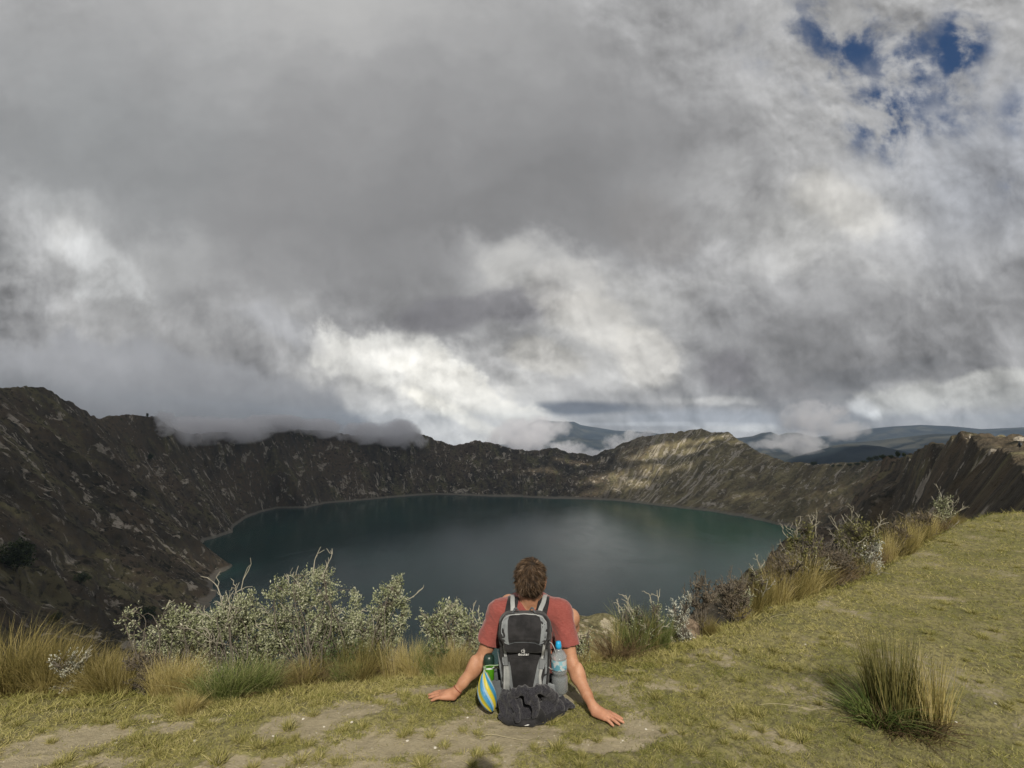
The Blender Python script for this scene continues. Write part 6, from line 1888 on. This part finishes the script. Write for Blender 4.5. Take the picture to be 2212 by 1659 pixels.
def jumper():
    g = lambda px, py, z=.03: A_(G(px, py, z))
    root = empty("jumper", (.08, 2.76, 0), "crumpled dark grey knitted jumper knotted round the foot of the backpack", "jumper")
    J = Field((-.14, 2.60, -.005), (.40, 3.02, .22), .0042)
    # body of the garment heaped on the ground
    J.chain([(P(1096, 1528, 2.80), .036), (P(1105, 1542, 2.775), .036), (P(1128, 1543, 2.770), .030), (P(1155, 1540, 2.775), .034), (P(1180, 1530, 2.79), .034)], .03)
    J.chain([(P(1098, 1505, 2.80), .036), (P(1112, 1520, 2.775), .040), (P(1120, 1540, 2.76), .036)], .02)
    # sleeves tied across the front in a loose knot
    J.chain([(P(1100, 1512, 2.79), .025), (P(1112, 1497, 2.755), .023), (P(1130, 1491, 2.735), .022), (P(1146, 1498, 2.725), .024), (P(1155, 1512, 2.72), .023), (P(1158, 1528, 2.72), .020), (P(1154, 1545, 2.715), .015)], .004)
    J.chain([(P(1196, 1505, 2.80), .025), (P(1180, 1491, 2.765), .024), (P(1163, 1488, 2.74), .022), (P(1148, 1497, 2.72), .022), (P(1140, 1512, 2.715), .020)], .004)
    J.chain([(P(1108, 1518, 2.745), .018), (P(1116, 1535, 2.725), .017), (P(1118, 1556, 2.71), .012)], .005)
    J.chain([(P(1178, 1500, 2.80), .025), (P(1192, 1515, 2.81), .025), (P(1208, 1522, 2.82), .022), (P(1224, 1524, 2.835), .017), (P(1238, 1524, 2.85), .012)], .02)
    J.chain([(P(1165, 1535, 2.76), .027), (P(1185, 1535, 2.785), .025), (P(1208, 1530, 2.81), .017)], .02)
    J.chain([(P(1190, 1522, 2.80), .026), (P(1212, 1512, 2.84), .022), (P(1228, 1520, 2.86), .016)], .01)
    J.chain([(P(1092, 1498, 2.82), .026), (P(1086, 1520, 2.80), .024), (P(1086, 1545, 2.77), .020)], .006)
    def wr(x, y, z):
        return .005 * np.sin((x * 1.2 + z * .9) / .0085 + 3 * fbm3(x / .05, y / .05, z / .05, 165, 2)) * np.abs(fbm3(x / .06, y / .06, z / .06, 167, 2)) * 1.6 + .006 * (np.sqrt(np.abs(fbm3(x / .050 + .6 * z / .03, y / .07, z / .045, 161, 2))) * .75 - .34) + .005 * fbm3(x / .02, y / .02, z / .02, 163, 2)
    sl = J.f
    zz = J.lo[2] + J.h * np.arange(J.n[2])
    J.f = np.maximum(J.f, (.002 - zz)[None, None, :].astype(np.float32))
    me = J.mesh("knitted_body", wr)
    V = np.zeros(len(me.vertices) * 3, np.float32); me.vertices.foreach_get('co', V)
    me.vertices.foreach_set('co', (V.reshape(-1, 3) - A_(root.location)).astype(np.float32).ravel()); me.update()
    m, t, b = new_mat("grey_knit", .95, .1)
    pos = t.new('ShaderNodeNewGeometry').outputs['Position']
    t.l.new(t.mix(t.mr(t.noise(pos, 240, 3, .7), .35, .65), (.008, .008, .011), (.048, .047, .055)), b.inputs['Base Color'])
    b.inputs['Sheen Weight'].default_value = .2
    bump(t, b, t.noise(pos, 300, 2, .6), .003, .8)
    link("knitted_body", me, m, root)
    # black lining showing under the hem
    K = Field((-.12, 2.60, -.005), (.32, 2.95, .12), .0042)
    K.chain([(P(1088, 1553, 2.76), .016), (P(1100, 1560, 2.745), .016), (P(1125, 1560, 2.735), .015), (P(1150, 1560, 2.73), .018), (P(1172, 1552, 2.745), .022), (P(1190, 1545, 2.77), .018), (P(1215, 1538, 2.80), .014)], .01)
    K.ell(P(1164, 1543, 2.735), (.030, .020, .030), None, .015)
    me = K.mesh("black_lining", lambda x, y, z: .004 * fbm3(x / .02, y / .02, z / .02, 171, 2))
    V = np.zeros(len(me.vertices) * 3, np.float32); me.vertices.foreach_get('co', V)
    me.vertices.foreach_set('co', (V.reshape(-1, 3) - A_(root.location)).astype(np.float32).ravel()); me.update()
    link("black_lining", me, M_BLACK, root)
    V, Q = tubes([([A_(P(1133, 1566.5, 2.722)) - A_(root.location), A_(P(1140, 1566, 2.718)) - A_(root.location), A_(P(1148, 1563, 2.718)) - A_(root.location)], .0035, .0035)], 6)
    link("white_tag", mesh_np("white_tag", V, [Q]), M_MARK, root)
jumper()

# ------------------------------------------------------------------ far walker on the right outcrop
def far_person():
    # seek the crest under the figure
    Y = 107.0; p = P(2202, 952, Y)
    z = float(crater(np.array([p.x]), np.array([Y]))[0][0]) - 1.0
    p.z = z
    root = empty("person", p, "tiny dark standing walker on the rocky outcrop at the far right edge", "person")
    f = Field((-.6, -.5, -.05), (.6, .5, 1.95), .03)
    f.chain([((-.12, 0, .05), .07), ((-.10, .02, .48), .08), ((-.08, 0, .92), .11)], .03); f.chain([((.14, .1, .05), .07), ((.11, .02, .48), .08), ((.08, 0, .92), .11)], .03)
    f.cone((0, 0, .95), (0, 0, 1.38), .16, .19, .05); f.cone((0, 0, 1.42), (0, 0, 1.55), .07, .06, .03); f.ell((0, 0, 1.68), (.09, .11, .13), None, .02)
    f.chain([((-.20, 0, 1.42), .07), ((-.30, .02, 1.12), .055), ((-.26, .14, .92), .045), ((-.25, .2, .86), .04)], .03); f.chain([((.20, 0, 1.42), .07), ((.30, .05, 1.14), .055), ((.22, .2, 1.1), .045), ((.18, .26, 1.12), .04)], .03)
    m, t, b = new_mat("dark_clothes", .9); b.inputs['Base Color'].default_value = (.02, .024, .03, 1)
    link("body", f.mesh("body"), m, root)
    g = Field((-.3, -.5, .9), (.3, .1, 1.6), .03); g.rbox((0, -.24, 1.25), (.16, .11, .24), .06)
    link("day_pack", g.mesh("day_pack"), M_DGREY, root)
    root.scale = (1.15, 1.15, 1.15)
far_person()

# ------------------------------------------------------------------ the photographer just behind the viewpoint (throws the head shadow at the foot of the picture)
def photographer():
    # the head must lie on the sunbeam that ends at the shadow
    tgt = G(1042, 1690, 0.0); s = (tgt.y + .26) / (-SUN.y)
    hd = tgt + SUN * s
    root = empty("person", (hd.x, hd.y - .05, 0), "photographer standing behind the viewpoint, showing only as a head shadow on the ground", "person")
    o = A_(root.location); h = A_(hd) - o; H_ = h[2]
    f = Field((-.5, -.45, -.03), (.5, .45, H_ + .2), .016)
    f.ell(h + A_((0, 0, -.02)), (.078, .095, .115), None, .02); f.cone(h + A_((0, .09, -.01)), h + A_((0, .11, -.04)), .010, .012, .01)
    for sx in (-1, 1): f.ell(h + A_((sx * .08, 0, -.03)), (.012, .022, .034), None, .01)
    f.cone(h - A_((0, .01, .10)), h - A_((0, .02, .24)), .058, .065, .03)
    sh = H_ - .34; hipz = H_ * .50
    f.cone((-.15, -.03, sh), (.15, -.03, sh), .07, .07, .05)
    f.ell((0, -.02, sh - .16), (.18, .12, .22), None, .06); f.ell((0, -.02, hipz + .06), (.16, .12, .17), None, .06)
    for sx in (-1, 1):
        f.chain([((sx * .20, -.03, sh), .058), ((sx * .27, -.05, sh - .30), .045), ((sx * .25, .05, sh - .55), .032), ((sx * .25, .09, sh - .64), .030)], .03)
        for k in range(4): f.cone((sx * .25 + (k - 1.5) * .018, .10, sh - .66), (sx * .25 + (k - 1.5) * .018, .13, sh - .73 + .005 * abs(k - 1)), .010, .008, .006)
        f.cone((sx * .25 - sx * .03, .09, sh - .64), (sx * .25 - sx * .055, .12, sh - .69), .011, .009, .006)
        f.chain([((sx * .09, 0, hipz), .095), ((sx * .10, .02, hipz * .52), .062), ((sx * .10, 0, .10), .042)], .03); f.cone((sx * .10, -.04, .045), (sx * .12, .16, .035), .045, .038, .02)
    m, t, b = new_mat("walking_clothes", .9); b.inputs['Base Color'].default_value = (.10, .11, .13, 1)
    link("body", f.mesh("body"), m, root)
    g = Field(h - .2, h + .2, .012); g.ell(h + A_((0, -.015, .018)), (.080, .098, .098), None, .0); g.ell(h + A_((0, .12, -.05)), (.12, .10, .09), None, .01, cut=True)
    link("hair", g.mesh("hair"), M_DRY, root)
photographer()
